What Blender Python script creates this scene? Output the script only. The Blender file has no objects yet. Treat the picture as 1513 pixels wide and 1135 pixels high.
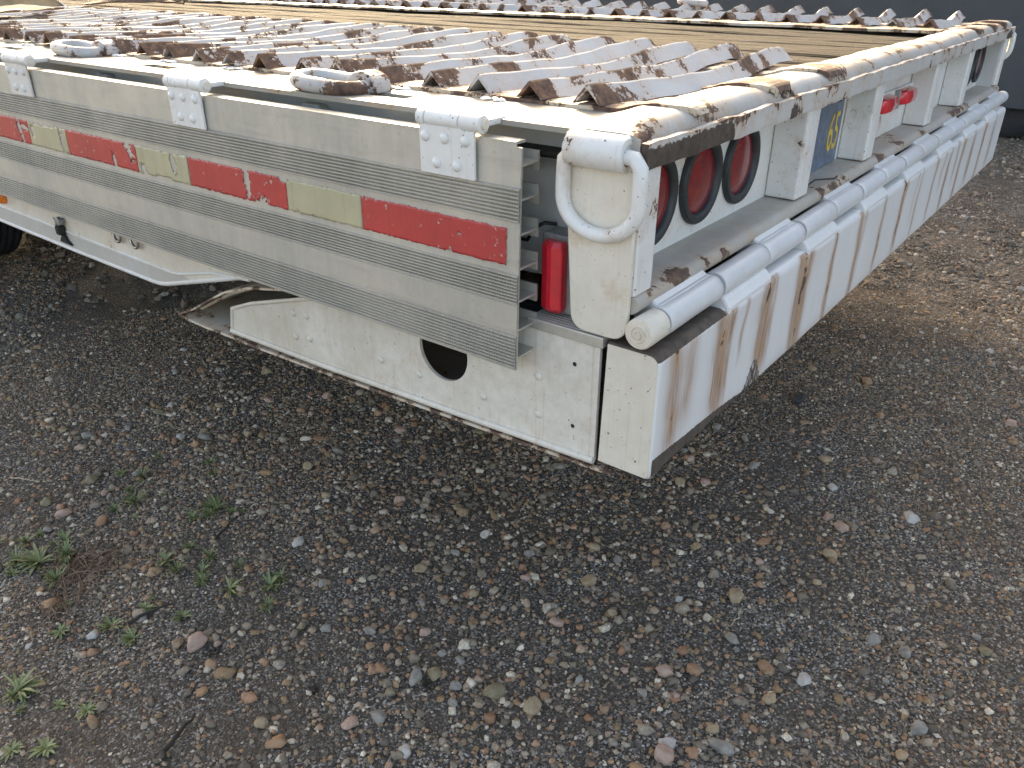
import bpy, bmesh, math, random
import numpy as np
from mathutils import Vector, Matrix, Quaternion
R = math.radians
rng = random.Random(7); nr = np.random.default_rng(11)
S = bpy.context.scene
COL = S.collection
H = 0.95                      # height of the rear rail edge above the ground; trailer z is measured from it

# ------------------------------------------------------------------ camera
cam = bpy.data.cameras.new('camera'); cam.sensor_width = 36; cam.lens = 28.12; cam.clip_start = .02; cam.clip_end = 500
co = bpy.data.objects.new('camera', cam); COL.objects.link(co); S.camera = co
right = Vector((.6053, -.7960, .0029)); up = Vector((.3668, .2821, .8865)); back = Vector((-.7065, -.5355, .4627))
co.matrix_world = Matrix(((right.x, up.x, back.x, -.8225), (right.y, up.y, back.y, -.4377), (right.z, up.z, back.z, .1781 + H), (0, 0, 0, 1)))

# ------------------------------------------------------------------ sky, sun, exposure
SUN_AZ = R(46); SUN_EL = R(25)
tosun = Vector((math.cos(SUN_AZ) * math.cos(SUN_EL), math.sin(SUN_AZ) * math.cos(SUN_EL), math.sin(SUN_EL)))
w = bpy.data.worlds.new('World'); S.world = w; w.use_nodes = True
wn = w.node_tree.nodes; wl = w.node_tree.links
sky = wn.new('ShaderNodeTexSky'); sky.sky_type = 'NISHITA'; sky.sun_disc = False
sky.sun_elevation = SUN_EL; sky.sun_rotation = math.atan2(tosun.x, tosun.y); sky.dust_density = 4.0; sky.air_density = .6; sky.ozone_density = .6
bg = wn['Background']; bg.inputs['Strength'].default_value = .15
wl.new(sky.outputs[0], bg.inputs['Color'])
sl = bpy.data.lights.new('sun', 'SUN'); sl.energy = 2.0; sl.angle = R(.6); sl.color = (1, .9, .76)
so = bpy.data.objects.new('sun', sl); COL.objects.link(so); so.rotation_euler = tosun.to_track_quat('Z', 'Y').to_euler(); so.location = (3, 3, 8)
S.view_settings.view_transform = 'Standard'; S.view_settings.look = 'None'; S.view_settings.gamma = 1; S.view_settings.exposure = 2.5
S.view_settings.use_white_balance = True; S.view_settings.white_balance_temperature = 8600; S.view_settings.white_balance_tint = 7   # the camera's shade setting
S.render.engine = 'CYCLES'; S.cycles.max_bounces = 8; S.cycles.diffuse_bounces = 5

# ------------------------------------------------------------------ node helpers
def nodes(name):
    m = bpy.data.materials.new(name); m.use_nodes = True
    nt = m.node_tree; b = nt.nodes['Principled BSDF']
    return m, nt, b
def N(nt, t, **k):
    n = nt.nodes.new(t)
    for a, v in k.items():
        if a.startswith('i_'): n.inputs[a[2:].replace('_', ' ')].default_value = v
        else: setattr(n, a, v)
    return n
def L(nt, a, b): nt.links.new(a, b)
def pos(nt, scale=(1, 1, 1)):
    g = N(nt, 'ShaderNodeNewGeometry'); m = N(nt, 'ShaderNodeVectorMath', operation='MULTIPLY'); m.inputs[1].default_value = scale
    L(nt, g.outputs['Position'], m.inputs[0]); return m.outputs[0]
def noise(nt, p, scale, detail=6, rough=.6, dist=0):
    n = N(nt, 'ShaderNodeTexNoise'); n.inputs['Scale'].default_value = scale; n.inputs['Detail'].default_value = detail
    n.inputs['Roughness'].default_value = rough; n.inputs['Distortion'].default_value = dist
    L(nt, p, n.inputs['Vector']); return n.outputs['Fac']
def math_(nt, op, a, b=None, c=None):
    n = N(nt, 'ShaderNodeMath', operation=op)
    for i, v in enumerate((a, b, c)):
        if v is None: continue
        if isinstance(v, (int, float)): n.inputs[i].default_value = v
        else: L(nt, v, n.inputs[i])
    return n.outputs[0]
def mapr(nt, v, a, b, c=0, d=1):
    n = N(nt, 'ShaderNodeMapRange'); L(nt, v, n.inputs[0])
    for i, x in enumerate((a, b, c, d)): n.inputs[i + 1].default_value = x
    return n.outputs[0]
def mix(nt, f, a, b, mode='MIX'):
    n = N(nt, 'ShaderNodeMix', data_type='RGBA', blend_type=mode)
    if isinstance(f, (int, float)): n.inputs[0].default_value = f
    else: L(nt, f, n.inputs[0])
    for i, v in ((6, a), (7, b)):
        if isinstance(v, tuple): n.inputs[i].default_value = (*v, 1)
        else: L(nt, v, n.inputs[i])
    return n.outputs[2]
def ramp(nt, f, stops):
    n = N(nt, 'ShaderNodeValToRGB'); e = n.color_ramp.elements
    while len(e) < len(stops): e.new(.5)
    for x, (p, c) in zip(e, stops): x.position = p; x.color = (*c, 1)
    L(nt, f, n.inputs[0]); return n.outputs[0]
def bump(nt, b, h, strength=.3, dist=.002, prev=None):
    n = N(nt, 'ShaderNodeBump'); n.inputs['Strength'].default_value = strength; n.inputs['Distance'].default_value = dist
    L(nt, h, n.inputs['Height'])
    if prev is not None: L(nt, prev, n.inputs['Normal'])
    L(nt, n.outputs[0], b.inputs['Normal']); return n.outputs[0]
def attr(nt, name='rust'):
    return N(nt, 'ShaderNodeAttribute', attribute_name=name).outputs['Fac']

def paint(name, base=(.74, .74, .72), th=.68, scale=9, rough=.36, halo=.35, grime=.16, streak=0, chips=.72, pscale=(1, 1, 1), gain=.42, spec=.5):
    """chipped, rust bleeding paint; attribute 'rust' on a mesh pushes rust in, 'grey' bares dark steel"""
    m, nt, b = nodes(name)
    p = pos(nt, pscale)
    n1 = noise(nt, p, scale, 8, .62, .3); n2 = noise(nt, p, scale * 11, 5, .65); a = attr(nt)
    v = math_(nt, 'ADD', math_(nt, 'MULTIPLY', n1, .72), math_(nt, 'MULTIPLY', n2, .28))
    v = math_(nt, 'MULTIPLY_ADD', a, gain, v)
    mask = mapr(nt, v, th - .008, th + .01)
    hal = mapr(nt, v, th - .11, th, 0, halo)
    n3 = noise(nt, p, 70, 6, .7); n4 = noise(nt, p, 3.1, 5, .6); n5 = noise(nt, p, 230, 3, .6)
    rust = ramp(nt, n3, [(.3, (.05, .033, .027)), (.48, (.105, .064, .048)), (.60, (.16, .095, .062)), (.72, (.27, .14, .065)), (.85, (.38, .19, .08))])
    chip = mapr(nt, math_(nt, 'MULTIPLY_ADD', n5, .6, math_(nt, 'MULTIPLY', n3, .4)), chips, chips + .02)   # specks
    dirt = mapr(nt, n4, .42, .72, 0, grime)
    dcol = (base[0] * .62, base[1] * .57, base[2] * .47)
    c = mix(nt, dirt, base, dcol)
    fine = mapr(nt, noise(nt, p, 45, 8, .7), .35, .75, 0, grime * .7)
    c = mix(nt, fine, c, dcol)
    if streak:
        st = noise(nt, pos(nt, (150, 150, 3.5)), 1.0, 6, .7)
        c = mix(nt, mapr(nt, st, .56, .76, 0, streak * 1.3), c, (.36, .23, .12))
    stn = math_(nt, 'MULTIPLY', attr(nt, 'stain'), mapr(nt, noise(nt, pos(nt, (220, 220, 9)), 1, 6, .7), .25, .65, .25, 1))
    c = mix(nt, math_(nt, 'MINIMUM', stn, .95), c, mix(nt, mapr(nt, n3, .3, .7), (.22, .09, .03), (.42, .22, .09)))
    c = mix(nt, hal, c, (.46, .25, .10))
    c = mix(nt, chip, c, (.09, .055, .04))
    c = mix(nt, mask, c, rust)
    g = attr(nt, 'grey')
    gm = mapr(nt, math_(nt, 'MULTIPLY_ADD', n2, .5, g), .74, .80)
    c = mix(nt, gm, c, ramp(nt, n3, [(.35, (.055, .043, .036)), (.65, (.115, .088, .068))]))
    L(nt, c, b.inputs['Base Color']); b.inputs['Specular IOR Level'].default_value = spec
    rr = math_(nt, 'MAXIMUM', mask, gm)
    L(nt, mapr(nt, math_(nt, 'MULTIPLY_ADD', n4, .25, rr), 0, 1.2, rough, .86), b.inputs['Roughness'])
    h = math_(nt, 'SUBTRACT', math_(nt, 'MULTIPLY_ADD', n3, .25, math_(nt, 'MULTIPLY', n4, .5)), math_(nt, 'MULTIPLY', rr, .35))
    bump(nt, b, h, .45, .0022)
    return m
def flat(name, col, rough=.6, metal=0, var=.25, scale=25, bmp=.15):
    m, nt, b = nodes(name)
    p = pos(nt); n = noise(nt, p, scale, 6, .65)
    c = mix(nt, mapr(nt, n, .3, .7), tuple(x * (1 - var) for x in col), tuple(min(1, x * (1 + var)) for x in col))
    L(nt, c, b.inputs['Base Color']); b.inputs['Roughness'].default_value = rough; b.inputs['Metallic'].default_value = metal
    bump(nt, b, n, bmp, .002); return m

M = {}
M['white'] = paint('white_paint', (.74, .735, .71), th=.645, scale=10, streak=.28, chips=.622, grime=.3)
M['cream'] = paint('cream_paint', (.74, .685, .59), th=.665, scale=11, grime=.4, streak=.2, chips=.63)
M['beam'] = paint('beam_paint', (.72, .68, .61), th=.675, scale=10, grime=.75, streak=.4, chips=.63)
M['cleat'] = paint('cleat_paint', (.41, .435, .455), th=.58, spec=.3, scale=13, rough=.4, halo=.3, chips=.68)
M['bar'] = paint('bar_paint', (.60, .53, .43), th=.53, scale=14, rough=.6, halo=.5, chips=.62)
M['deckplate'] = paint('deck_plate_paint', (.34, .325, .295), th=.62, scale=9, rough=.5, halo=.45, chips=.635, grime=.6, spec=.25)
M['rail'] = paint('rail_paint', (.58, .57, .55), th=.605, spec=.3, scale=11, rough=.33, halo=.45, chips=.655, grime=.3)
M['rail_sunlit'] = paint('rail_paint_sun_dimmed', (.47, .46, .44), th=.60, scale=11, rough=.42, halo=.45, chips=.645, grime=.5, spec=.3)  # same rail paint, base darkened to offset the sun on top, plus grime
M['plate'] = paint('plate_paint', (.73, .73, .72), th=.75, scale=16, rough=.3, halo=.6, streak=.22, gain=.52, pscale=(1, 1, .3))
M['pipe'] = paint('pipe_paint', (.66, .67, .68), th=.675, scale=11, rough=.26, halo=.3, chips=.66, grime=.3)
M['shelf'] = paint('shelf_paint', (.46, .43, .39), th=.62, scale=10, rough=.5, grime=.6)
M['greystrip'] = paint('grey_strip_paint', (.52, .50, .46), th=.73, scale=9, rough=.5, grime=.4)  # greyer tone for the strip below the rail's weld seam
M['web'] = paint('web_paint', (.56, .57, .55), th=.80, scale=6, rough=.5, grime=.3)
M['skin'] = paint('skin_paint', (.6, .55, .47), th=.62, scale=22, rough=.6, halo=.5)
M['under'] = flat('underbody_steel', (.035, .034, .033), .8)
M['rubber'] = flat('tyre_rubber', (.022, .022, .024), .75, scale=12, bmp=.25)
M['grommet'] = flat('grommet_rubber', (.022, .026, .027), .5, scale=60)
M['rim'] = flat('rim_steel', (.06, .06, .06), .6, .2)
M['dark'] = flat('dark_slot', (.02, .018, .016), .9)
M['steelrod'] = flat('bright_rod', (.42, .40, .36), .35, .9, scale=50)
M['bracket'] = flat('bracket_steel', (.30, .31, .30), .45, .5, scale=40)
M['wire'] = flat('black_wire', (.015, .015, .015), .5)
M['amber'] = flat('amber_lens', (.75, .20, .03), .25, scale=80)
M['plateblue'] = flat('licence_blue', (.11, .145, .20), .45, scale=60, var=.4)
M['plateyellow'] = flat('licence_yellow', (.62, .42, .06), .5, scale=90)
M['white_sheet'] = flat('white_cloth', (.72, .72, .70), .8, scale=30)
M['tan'] = flat('tan_board', (.42, .37, .28), .8, scale=20)
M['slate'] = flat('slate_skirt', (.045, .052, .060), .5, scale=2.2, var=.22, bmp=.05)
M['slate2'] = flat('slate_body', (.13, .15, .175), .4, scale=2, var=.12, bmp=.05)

def lens_mat():
    m, nt, b = nodes('red_lens')
    p = pos(nt); n = noise(nt, p, 60, 4)
    L(nt, mix(nt, mapr(nt, n, .35, .7), (.72, .022, .04), (.56, .02, .036)), b.inputs['Base Color'])
    b.inputs['Roughness'].default_value = .16; b.inputs['Coat Weight'].default_value = .6; b.inputs['Coat Roughness'].default_value = .08
    wv = N(nt, 'ShaderNodeTexWave'); wv.inputs['Scale'].default_value = 90; L(nt, p, wv.inputs['Vector']); wv.bands_direction = 'Z'
    bump(nt, b, wv.outputs['Fac'], .12, .001); return m
M['lens'] = lens_mat()
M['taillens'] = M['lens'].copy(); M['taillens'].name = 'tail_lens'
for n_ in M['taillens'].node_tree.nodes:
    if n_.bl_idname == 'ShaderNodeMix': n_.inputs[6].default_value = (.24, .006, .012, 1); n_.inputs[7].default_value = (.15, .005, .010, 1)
def alu_mat():
    m, nt, b = nodes('weathered_aluminium')
    n1 = noise(nt, pos(nt, (1, 3, 40)), 1.6, 6, .6); n2 = noise(nt, pos(nt, (60, 60, 3)), 1, 6, .65); n3 = noise(nt, pos(nt), 7, 7, .65); n4 = noise(nt, pos(nt), 120, 4, .6)
    c = mix(nt, mapr(nt, n3, .3, .72), (.56, .535, .475), (.40, .385, .335))
    c = mix(nt, mapr(nt, n2, .45, .78, 0, .4), c, (.60, .575, .50))
    c = mix(nt, mapr(nt, n1, .55, .8, 0, .4), c, (.28, .265, .23))
    c = mix(nt, mapr(nt, n4, .6, .75, 0, .35), c, (.25, .235, .2))
    # darker tone between the knurled ridges ('rust' attribute marks the ridge bands)
    c = mix(nt, math_(nt, 'MULTIPLY', attr(nt), mapr(nt, n3, .35, .6, .15, .6)), c, (.27, .245, .205))
    L(nt, c, b.inputs['Base Color']); b.inputs['Metallic'].default_value = .45
    L(nt, mapr(nt, n3, .3, .7, .42, .62), b.inputs['Roughness'])
    kn = N(nt, 'ShaderNodeTexWave'); kn.bands_direction = 'Y'; kn.inputs['Scale'].default_value = 75; kn.inputs['Distortion'].default_value = .6; L(nt, pos(nt), kn.inputs['Vector'])
    hh = math_(nt, 'ADD', math_(nt, 'MULTIPLY', math_(nt, 'MULTIPLY', kn.outputs['Fac'], attr(nt, 'knurl')), .8), math_(nt, 'MULTIPLY', n4, .25))
    bump(nt, b, hh, .6, .0025); return m
M['alu'] = alu_mat()
def tape(name, c0, c1):
    m, nt, b = nodes(name)
    n = noise(nt, pos(nt), 14, 7, .65); n2 = noise(nt, pos(nt, (50, 50, 5)), 1, 5, .6); n3 = noise(nt, pos(nt), 90, 4, .65)
    c = mix(nt, mapr(nt, n, .35, .7), c0, c1)
    c = mix(nt, mapr(nt, n2, .5, .8, 0, .35), c, tuple(x * .55 for x in c1))
    c = mix(nt, mapr(nt, n3, .64, .70), c, (.42, .37, .32))
    L(nt, c, b.inputs['Base Color']); b.inputs['Roughness'].default_value = .38; bump(nt, b, n3, .15, .001); return m
M['tapered'] = tape('red_tape', (.50, .055, .05), (.40, .045, .045))
M['tapewhite'] = tape('faded_white_tape', (.46, .42, .27), (.37, .34, .22))
def wood_mat():
    m, nt, b = nodes('weathered_planks')
    g = noise(nt, pos(nt, (85, 3.2, 20)), 1, 8, .74, .9); n = noise(nt, pos(nt), 4, 5); a = attr(nt)
    oi = N(nt, 'ShaderNodeObjectInfo').outputs['Random']
    c = ramp(nt, g, [(.36, (.012, .010, .009)), (.46, (.04, .035, .030)), (.55, (.10, .088, .073)), (.68, (.19, .17, .145))])
    c = mix(nt, mapr(nt, n, .4, .75, 0, .45), c, (.06, .053, .045))
    c = mix(nt, mapr(nt, oi, 0, 1, 0, .35), c, (.08, .065, .05))
    L(nt, c, b.inputs['Base Color']); b.inputs['Roughness'].default_value = .95; b.inputs['Specular IOR Level'].default_value = .12
    bump(nt, b, g, 1, .012); return m
M['wood'] = wood_mat()
def ground_mat():
    m, nt, b = nodes('packed_grit')
    p = pos(nt)
    v1 = N(nt, 'ShaderNodeTexVoronoi'); v1.inputs['Scale'].default_value = 260; L(nt, p, v1.inputs['Vector'])
    v2 = N(nt, 'ShaderNodeTexVoronoi'); v2.inputs['Scale'].default_value = 95; L(nt, p, v2.inputs['Vector'])
    n = noise(nt, p, 3.2, 6, .6); n2 = noise(nt, p, 30, 6, .7)
    sep = N(nt, 'ShaderNodeSeparateColor'); L(nt, v1.outputs['Color'], sep.inputs[0])
    grit = ramp(nt, sep.outputs[0], [(0, (.025, .021, .017)), (.45, (.075, .064, .052)), (.75, (.16, .14, .118)), (.93, (.36, .33, .29)), (1, (.58, .55, .51))])
    soil = mix(nt, mapr(nt, n2, .3, .7), (.06, .045, .032), (.12, .094, .069))
    c = mix(nt, mapr(nt, n, .38, .62, .25, .95), soil, grit)
    L(nt, c, b.inputs['Base Color']); b.inputs['Roughness'].default_value = .92
    h = math_(nt, 'ADD', math_(nt, 'MULTIPLY', v1.outputs['Distance'], -.6), math_(nt, 'MULTIPLY_ADD', v2.outputs['Distance'], -.8, n2))
    bump(nt, b, h, .9, .006); return m
M['ground'] = ground_mat()
def stone_mat(name, island=True, dark=1.0, sat=1.0):
    m, nt, b = nodes(name)
    r = N(nt, 'ShaderNodeNewGeometry').outputs['Random Per Island'] if island else N(nt, 'ShaderNodeObjectInfo').outputs['Random']
    s = [(0, (.05, .043, .037)), (.18, (.09, .077, .064)), (.34, (.15, .128, .105)), (.46, (.21, .185, .155)), (.55, (.18, .115, .062)), (.63, (.14, .10, .058)), (.71, (.24, .15, .10)), (.79, (.17, .088, .05)), (.88, (.25, .225, .19)), (.975, (.42, .39, .34)), (1, (.055, .052, .05))]
    c = ramp(nt, r, [(a, tuple((sum(k) / 3 + (x - sum(k) / 3) * sat) * dark * t for x, t in zip(k, (1.08, 1.0, .88)))) for a, k in s])
    n = noise(nt, pos(nt), 160, 5, .7); n2 = noise(nt, pos(nt), 420, 3, .6); n3 = noise(nt, pos(nt), 40, 4, .6)
    c = mix(nt, mapr(nt, n, .35, .7, 0, .65), c, (.09, .074, .058))
    c = mix(nt, mapr(nt, n3, .5, .8, 0, .5), c, (.2, .145, .09))
    c = mix(nt, mapr(nt, n2, .60, .72, 0, .45), c, (.36, .32, .27))
    L(nt, c, b.inputs['Base Color']); b.inputs['Roughness'].default_value = .85; bump(nt, b, n, .5, .003); return m
M['gravel'] = stone_mat('gravel_grit', True, 1.95)
M['gravel_grey'] = stone_mat('grey_gravel_grit', True, 1.35, .55)
M['stone'] = stone_mat('loose_stone', False, 1.0)
def solid_stone(name, c0, c1):
    m, nt, b = nodes(name)
    n = noise(nt, pos(nt), 55, 7, .7); n2 = noise(nt, pos(nt), 380, 3, .6)
    c = mix(nt, mapr(nt, n, .36, .66), c0, c1); c = mix(nt, mapr(nt, n2, .62, .7, 0, .6), c, (.45, .42, .38))
    L(nt, c, b.inputs['Base Color']); b.inputs['Roughness'].default_value = .85; bump(nt, b, n, .6, .004); return m
SM = {'tan': solid_stone('tan_stone', (0.273, 0.195, 0.111), (0.390, 0.299, 0.195)), 'pink': solid_stone('pink_stone', (0.351, 0.221, 0.163), (0.455, 0.325, 0.260)),
      'rusty': solid_stone('rusty_stone', (0.260, 0.130, 0.065), (0.351, 0.221, 0.130)), 'grey': solid_stone('grey_stone', (0.19, 0.168, 0.14), (0.33, 0.30, 0.26)),
      'pale': solid_stone('pale_stone', (0.494, 0.461, 0.416), (0.364, 0.325, 0.286)), 'olive': solid_stone('olive_stone', (0.169, 0.137, 0.078), (0.247, 0.202, 0.124)),
      'dark': solid_stone('dark_stone', (0.033, 0.034, 0.036), (0.058, 0.058, 0.058))}
def leaf_mat(name, c0, c1):
    m, nt, b = nodes(name)
    r = N(nt, 'ShaderNodeNewGeometry').outputs['Random Per Island']
    c = mix(nt, r, c0, c1); c = mix(nt, mapr(nt, noise(nt, pos(nt), 90, 4), .4, .7, 0, .4), c, tuple(x * .6 for x in c0))
    L(nt, c, b.inputs['Base Color']); b.inputs['Roughness'].default_value = .5
    b.inputs['Subsurface Weight'].default_value = .0; return m
M['leaf'] = leaf_mat('weed_leaf', (.11, .15, .05), (.26, .29, .13))
M['straw'] = leaf_mat('dry_straw', (.15, .09, .055), (.30, .20, .13))
M['twig'] = flat('dark_twig', (.025, .021, .018), .85, scale=90)
M['palestraw'] = flat('pale_straw', (.45, .37, .26), .7, scale=90)

# ------------------------------------------------------------------ mesh helpers
class MB:
    def __init__(s): s.v = []; s.f = []; s.sm = []; s.at = {}
    def add(s, vs, fs, smooth=False):
        o = len(s.v); s.v += [tuple(x) for x in vs]; s.f += [tuple(i + o for i in f) for f in fs]; s.sm += [smooth] * len(fs); return s
    def box(s, x0, x1, y0, y1, z0, z1):
        return s.add([(x0, y0, z0), (x1, y0, z0), (x1, y1, z0), (x0, y1, z0), (x0, y0, z1), (x1, y0, z1), (x1, y1, z1), (x0, y1, z1)],
                     [(0, 3, 2, 1), (4, 5, 6, 7), (0, 1, 5, 4), (1, 2, 6, 5), (2, 3, 7, 6), (3, 0, 4, 7)])
    def grid(s, P, smooth=True, closeu=False, closev=False):
        nu, nv = len(P), len(P[0]); vs = [p for r in P for p in r]; fs = []
        for i in range(nu if closeu else nu - 1):
            for j in range(nv if closev else nv - 1):
                a, b = i, (i + 1) % nu; c, d = j, (j + 1) % nv
                fs.append((a * nv + c, b * nv + c, b * nv + d, a * nv + d))
        return s.add(vs, fs, smooth)
    def prism(s, poly, axis, a, b):
        """poly: 2D outline; axis 0 -> (y,z) extruded in x; 1 -> (x,z) in y; 2 -> (x,y) in z"""
        def P(u, v, t): return [(t, u, v), (u, t, v), (u, v, t)][axis]
        n = len(poly); vs = [P(u, v, a) for u, v in poly] + [P(u, v, b) for u, v in poly]
        fs = [tuple(range(n))[::-1], tuple(range(n, 2 * n))] + [(i, (i + 1) % n, n + (i + 1) % n, n + i) for i in range(n)]
        return s.add(vs, fs)
    def tube(s, path, r, seg=12, cap=True, closed=False):
        pts = [Vector(p) for p in path]; n = len(pts); rr = r if isinstance(r, (list, tuple)) else [r] * n
        rings = []; ref = None
        for i, p in enumerate(pts):
            if closed: t = pts[(i + 1) % n] - pts[i - 1]
            else: t = pts[min(i + 1, n - 1)] - pts[max(i - 1, 0)]
            t.normalize()
            if ref is None: ref = Vector((0, 0, 1)) if abs(t.z) < .9 else Vector((1, 0, 0))
            ref = (ref - t * ref.dot(t)).normalized(); q = t.cross(ref)
            rings.append([tuple(p + (ref * math.cos(2 * math.pi * k / seg) + q * math.sin(2 * math.pi * k / seg)) * rr[i]) for k in range(seg)])
        s.grid(rings, True, closed, True)
        if cap and not closed:
            o = len(s.v) - n * seg
            s.f += [tuple(o + k for k in range(seg))[::-1], tuple(o + (n - 1) * seg + k for k in range(seg))]; s.sm += [False, False]
        return s
    def lathe(s, prof, c, axis, seg=32, cap0=True, cap1=True):
        """prof: list of (t, r) along the axis from c"""
        ax = Vector(axis).normalized(); u = ax.orthogonal().normalized(); v = ax.cross(u); c = Vector(c)
        rings = [[tuple(c + ax * t + (u * math.cos(2 * math.pi * k / seg) + v * math.sin(2 * math.pi * k / seg)) * r) for k in range(seg)] for t, r in prof]
        o = len(s.v); s.grid(rings, True, False, True); n = len(prof)
        if cap0: s.f.append(tuple(o + k for k in range(seg))[::-1]); s.sm.append(False)
        if cap1: s.f.append(tuple(o + (n - 1) * seg + k for k in range(seg))); s.sm.append(False)
        return s
    def mesh(s, name):
        me = bpy.data.meshes.new(name); me.from_pydata(s.v, [], s.f); me.polygons.foreach_set('use_smooth', s.sm)
        for k, vals in s.at.items():
            a = me.attributes.new(k, 'FLOAT', 'POINT'); a.data.foreach_set('value', vals)
        bm = bmesh.new(); bm.from_mesh(me); bmesh.ops.recalc_face_normals(bm, faces=bm.faces); bm.to_mesh(me); bm.free()
        if any(s.sm): me.set_sharp_from_angle(angle=R(50))
        me.update(); return me
    def build(s, name, mat, parent=None, bevel=0, dz=None, me=None):
        o = bpy.data.objects.new(name, me or s.mesh(name)); COL.objects.link(o)
        if mat is not None and not o.data.materials: o.data.materials.append(M.get(mat, mat) if isinstance(mat, str) else mat)
        o.parent = parent
        if bevel:
            b = o.modifiers.new('edge', 'BEVEL'); b.width = bevel; b.segments = 2; b.limit_method = 'ANGLE'; b.angle_limit = R(40)
        return o
def tag(o, label, cat, group=None):
    o['label'] = label; o['category'] = cat
    if group: o['group'] = group
    return o
def thing(name, label, cat, loc=(0, 0, 0), group=None):
    o = bpy.data.objects.new(name, None); COL.objects.link(o); o.location = loc; o.empty_display_size = .1
    return tag(o, label, cat, group)
def fbm(x, y, seed=0):
    """cheap smooth pseudo noise on numpy arrays, about -1..1"""
    r = np.random.default_rng(seed); t = 0; a = 1; tot = 0
    for k in range(5):
        fx, fy, p = r.uniform(-1, 1) * 2 ** k, r.uniform(-1, 1) * 2 ** k, r.uniform(0, 6.3); gx, gy, q = r.uniform(-1, 1) * 2 ** k, r.uniform(-1, 1) * 2 ** k, r.uniform(0, 6.3)
        t = t + a * np.sin(x * fx + y * fy + p + 1.3 * np.sin(x * gx + y * gy + q)); tot += a; a *= .62
    return t / tot * 1.5

# ------------------------------------------------------------------ ground
def ground_h(x, y):
    return .010 * fbm(np.asarray(x) * 2.2, np.asarray(y) * 2.2, 3) + .004 * fbm(np.asarray(x) * 9, np.asarray(y) * 9, 5)
HOLES = [(-.098, .294, .017), (-.232, .445, .014), (-.28, .664, .018)]
def gh(x, y):
    z = ground_h(x, y)
    for hx, hy, hr in HOLES:
        d2 = (np.asarray(x) - hx) ** 2 + (np.asarray(y) - hy) ** 2
        z = z - .022 * np.exp(-d2 / (hr * hr * .45))
    return z
def axis_steps(c0, c1, far, fine):
    a = list(np.arange(c0, c1, fine)); s = fine; x = c1
    while x < far: a.append(x); s *= 1.22; x += s
    a.append(far); s = fine; x = c0 - fine; b = []
    while x > -far: b.append(x); s *= 1.22; x -= s
    b.append(-far); return b[::-1] + a
gx = axis_steps(-1.0, 1.6, 260, .012); gy = axis_steps(-.9, 1.8, 260, .012)
X, Y = np.meshgrid(gx, gy, indexing='ij'); fall = 1 / (1 + (np.hypot(X, Y) / 30) ** 4); Z = gh(X, Y) * fall
g = MB(); g.grid([[(X[i, j], Y[i, j], Z[i, j]) for j in range(len(gy))] for i in range(len(gx))])
go = g.build('ground', 'ground'); go['kind'] = 'structure'

# ------------------------------------------------------------------ gravel
def ico(sub):
    if sub == 0: return np.array([(1, 0, 0), (-1, 0, 0), (0, 1, 0), (0, -1, 0), (0, 0, 1), (0, 0, -1)], float), np.array([(0, 2, 4), (2, 1, 4), (1, 3, 4), (3, 0, 4), (2, 0, 5), (1, 2, 5), (3, 1, 5), (0, 3, 5)])
    bm = bmesh.new(); bmesh.ops.create_icosphere(bm, subdivisions=sub, radius=1)
    v = np.array([x.co[:] for x in bm.verts]); f = np.array([[q.index for q in p.verts] for p in bm.faces]); bm.free(); return v, f
def pebble_cloud(name, xy, size, sub, mat, sink=.25, flatn=(.5, .9)):
    v, f = ico(sub); n = len(xy); k = len(v)
    ang = nr.uniform(0, 2 * math.pi, n); sx = size * nr.uniform(.75, 1.35, n); sy = size * nr.uniform(.7, 1.1, n); sz = size * nr.uniform(*flatn, n)
    d = 1 + nr.normal(0, .16, (n, k))
    if sub > 1:                    # lumpy: a few random cutting planes flatten sides
        for _ in range(5):
            pn = nr.normal(size=(n, 3)); pn /= np.linalg.norm(pn, axis=1)[:, None]
            dd = np.einsum('kc,nc->nk', v, pn); lim = nr.uniform(.55, .85, n)[:, None]
            d = np.where(dd > lim, d * lim / np.maximum(dd, .01), d)
        d *= 1 + nr.normal(0, .03, (n, k))
    P = v[None] * d[..., None]; P[..., 0] *= sx[:, None]; P[..., 1] *= sy[:, None]; P[..., 2] *= sz[:, None]
    til = nr.normal(0, .25, n); c, s_ = np.cos(til)[:, None], np.sin(til)[:, None]
    x, z = P[..., 0] * c - P[..., 2] * s_, P[..., 0] * s_ + P[..., 2] * c; P[..., 0] = x; P[..., 2] = z
    c, s_ = np.cos(ang)[:, None], np.sin(ang)[:, None]
    x, y = P[..., 0] * c - P[..., 1] * s_, P[..., 0] * s_ + P[..., 1] * c
    V = np.stack([x + xy[:, :1], y + xy[:, 1:], P[..., 2] + (gh(xy[:, 0], xy[:, 1]) + sz * (1 - 2 * sink) * .6)[:, None]], -1).reshape(-1, 3)
    F = (f[None] + (np.arange(n) * k)[:, None, None]).reshape(-1, 3)
    me = bpy.data.meshes.new(name); me.vertices.add(len(V)); me.vertices.foreach_set('co', V.ravel())
    me.loops.add(F.size); me.loops.foreach_set('vertex_index', F.ravel()); me.polygons.add(len(F))
    me.polygons.foreach_set('loop_start', np.arange(0, F.size, 3)); me.polygons.foreach_set('loop_total', np.full(len(F), 3))
    me.polygons.foreach_set('use_smooth', np.full(len(F), sub > 1)); me.update(calc_edges=True); me.validate()
    me.materials.append(M[mat]); o = bpy.data.objects.new(name, me); COL.objects.link(o); o['kind'] = 'stuff'; return o
def scatter(n, x0, x1, y0, y1, keep):
    p = np.column_stack([nr.uniform(x0, x1, n), nr.uniform(y0, y1, n)]); m = keep(p[:, 0], p[:, 1]); p = p[nr.uniform(0, 1, n) < m]
    for hx, hy, hr in HOLES: p = p[(p[:, 0] - hx) ** 2 + (p[:, 1] - hy) ** 2 > (hr * .9) ** 2]
    return p
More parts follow.
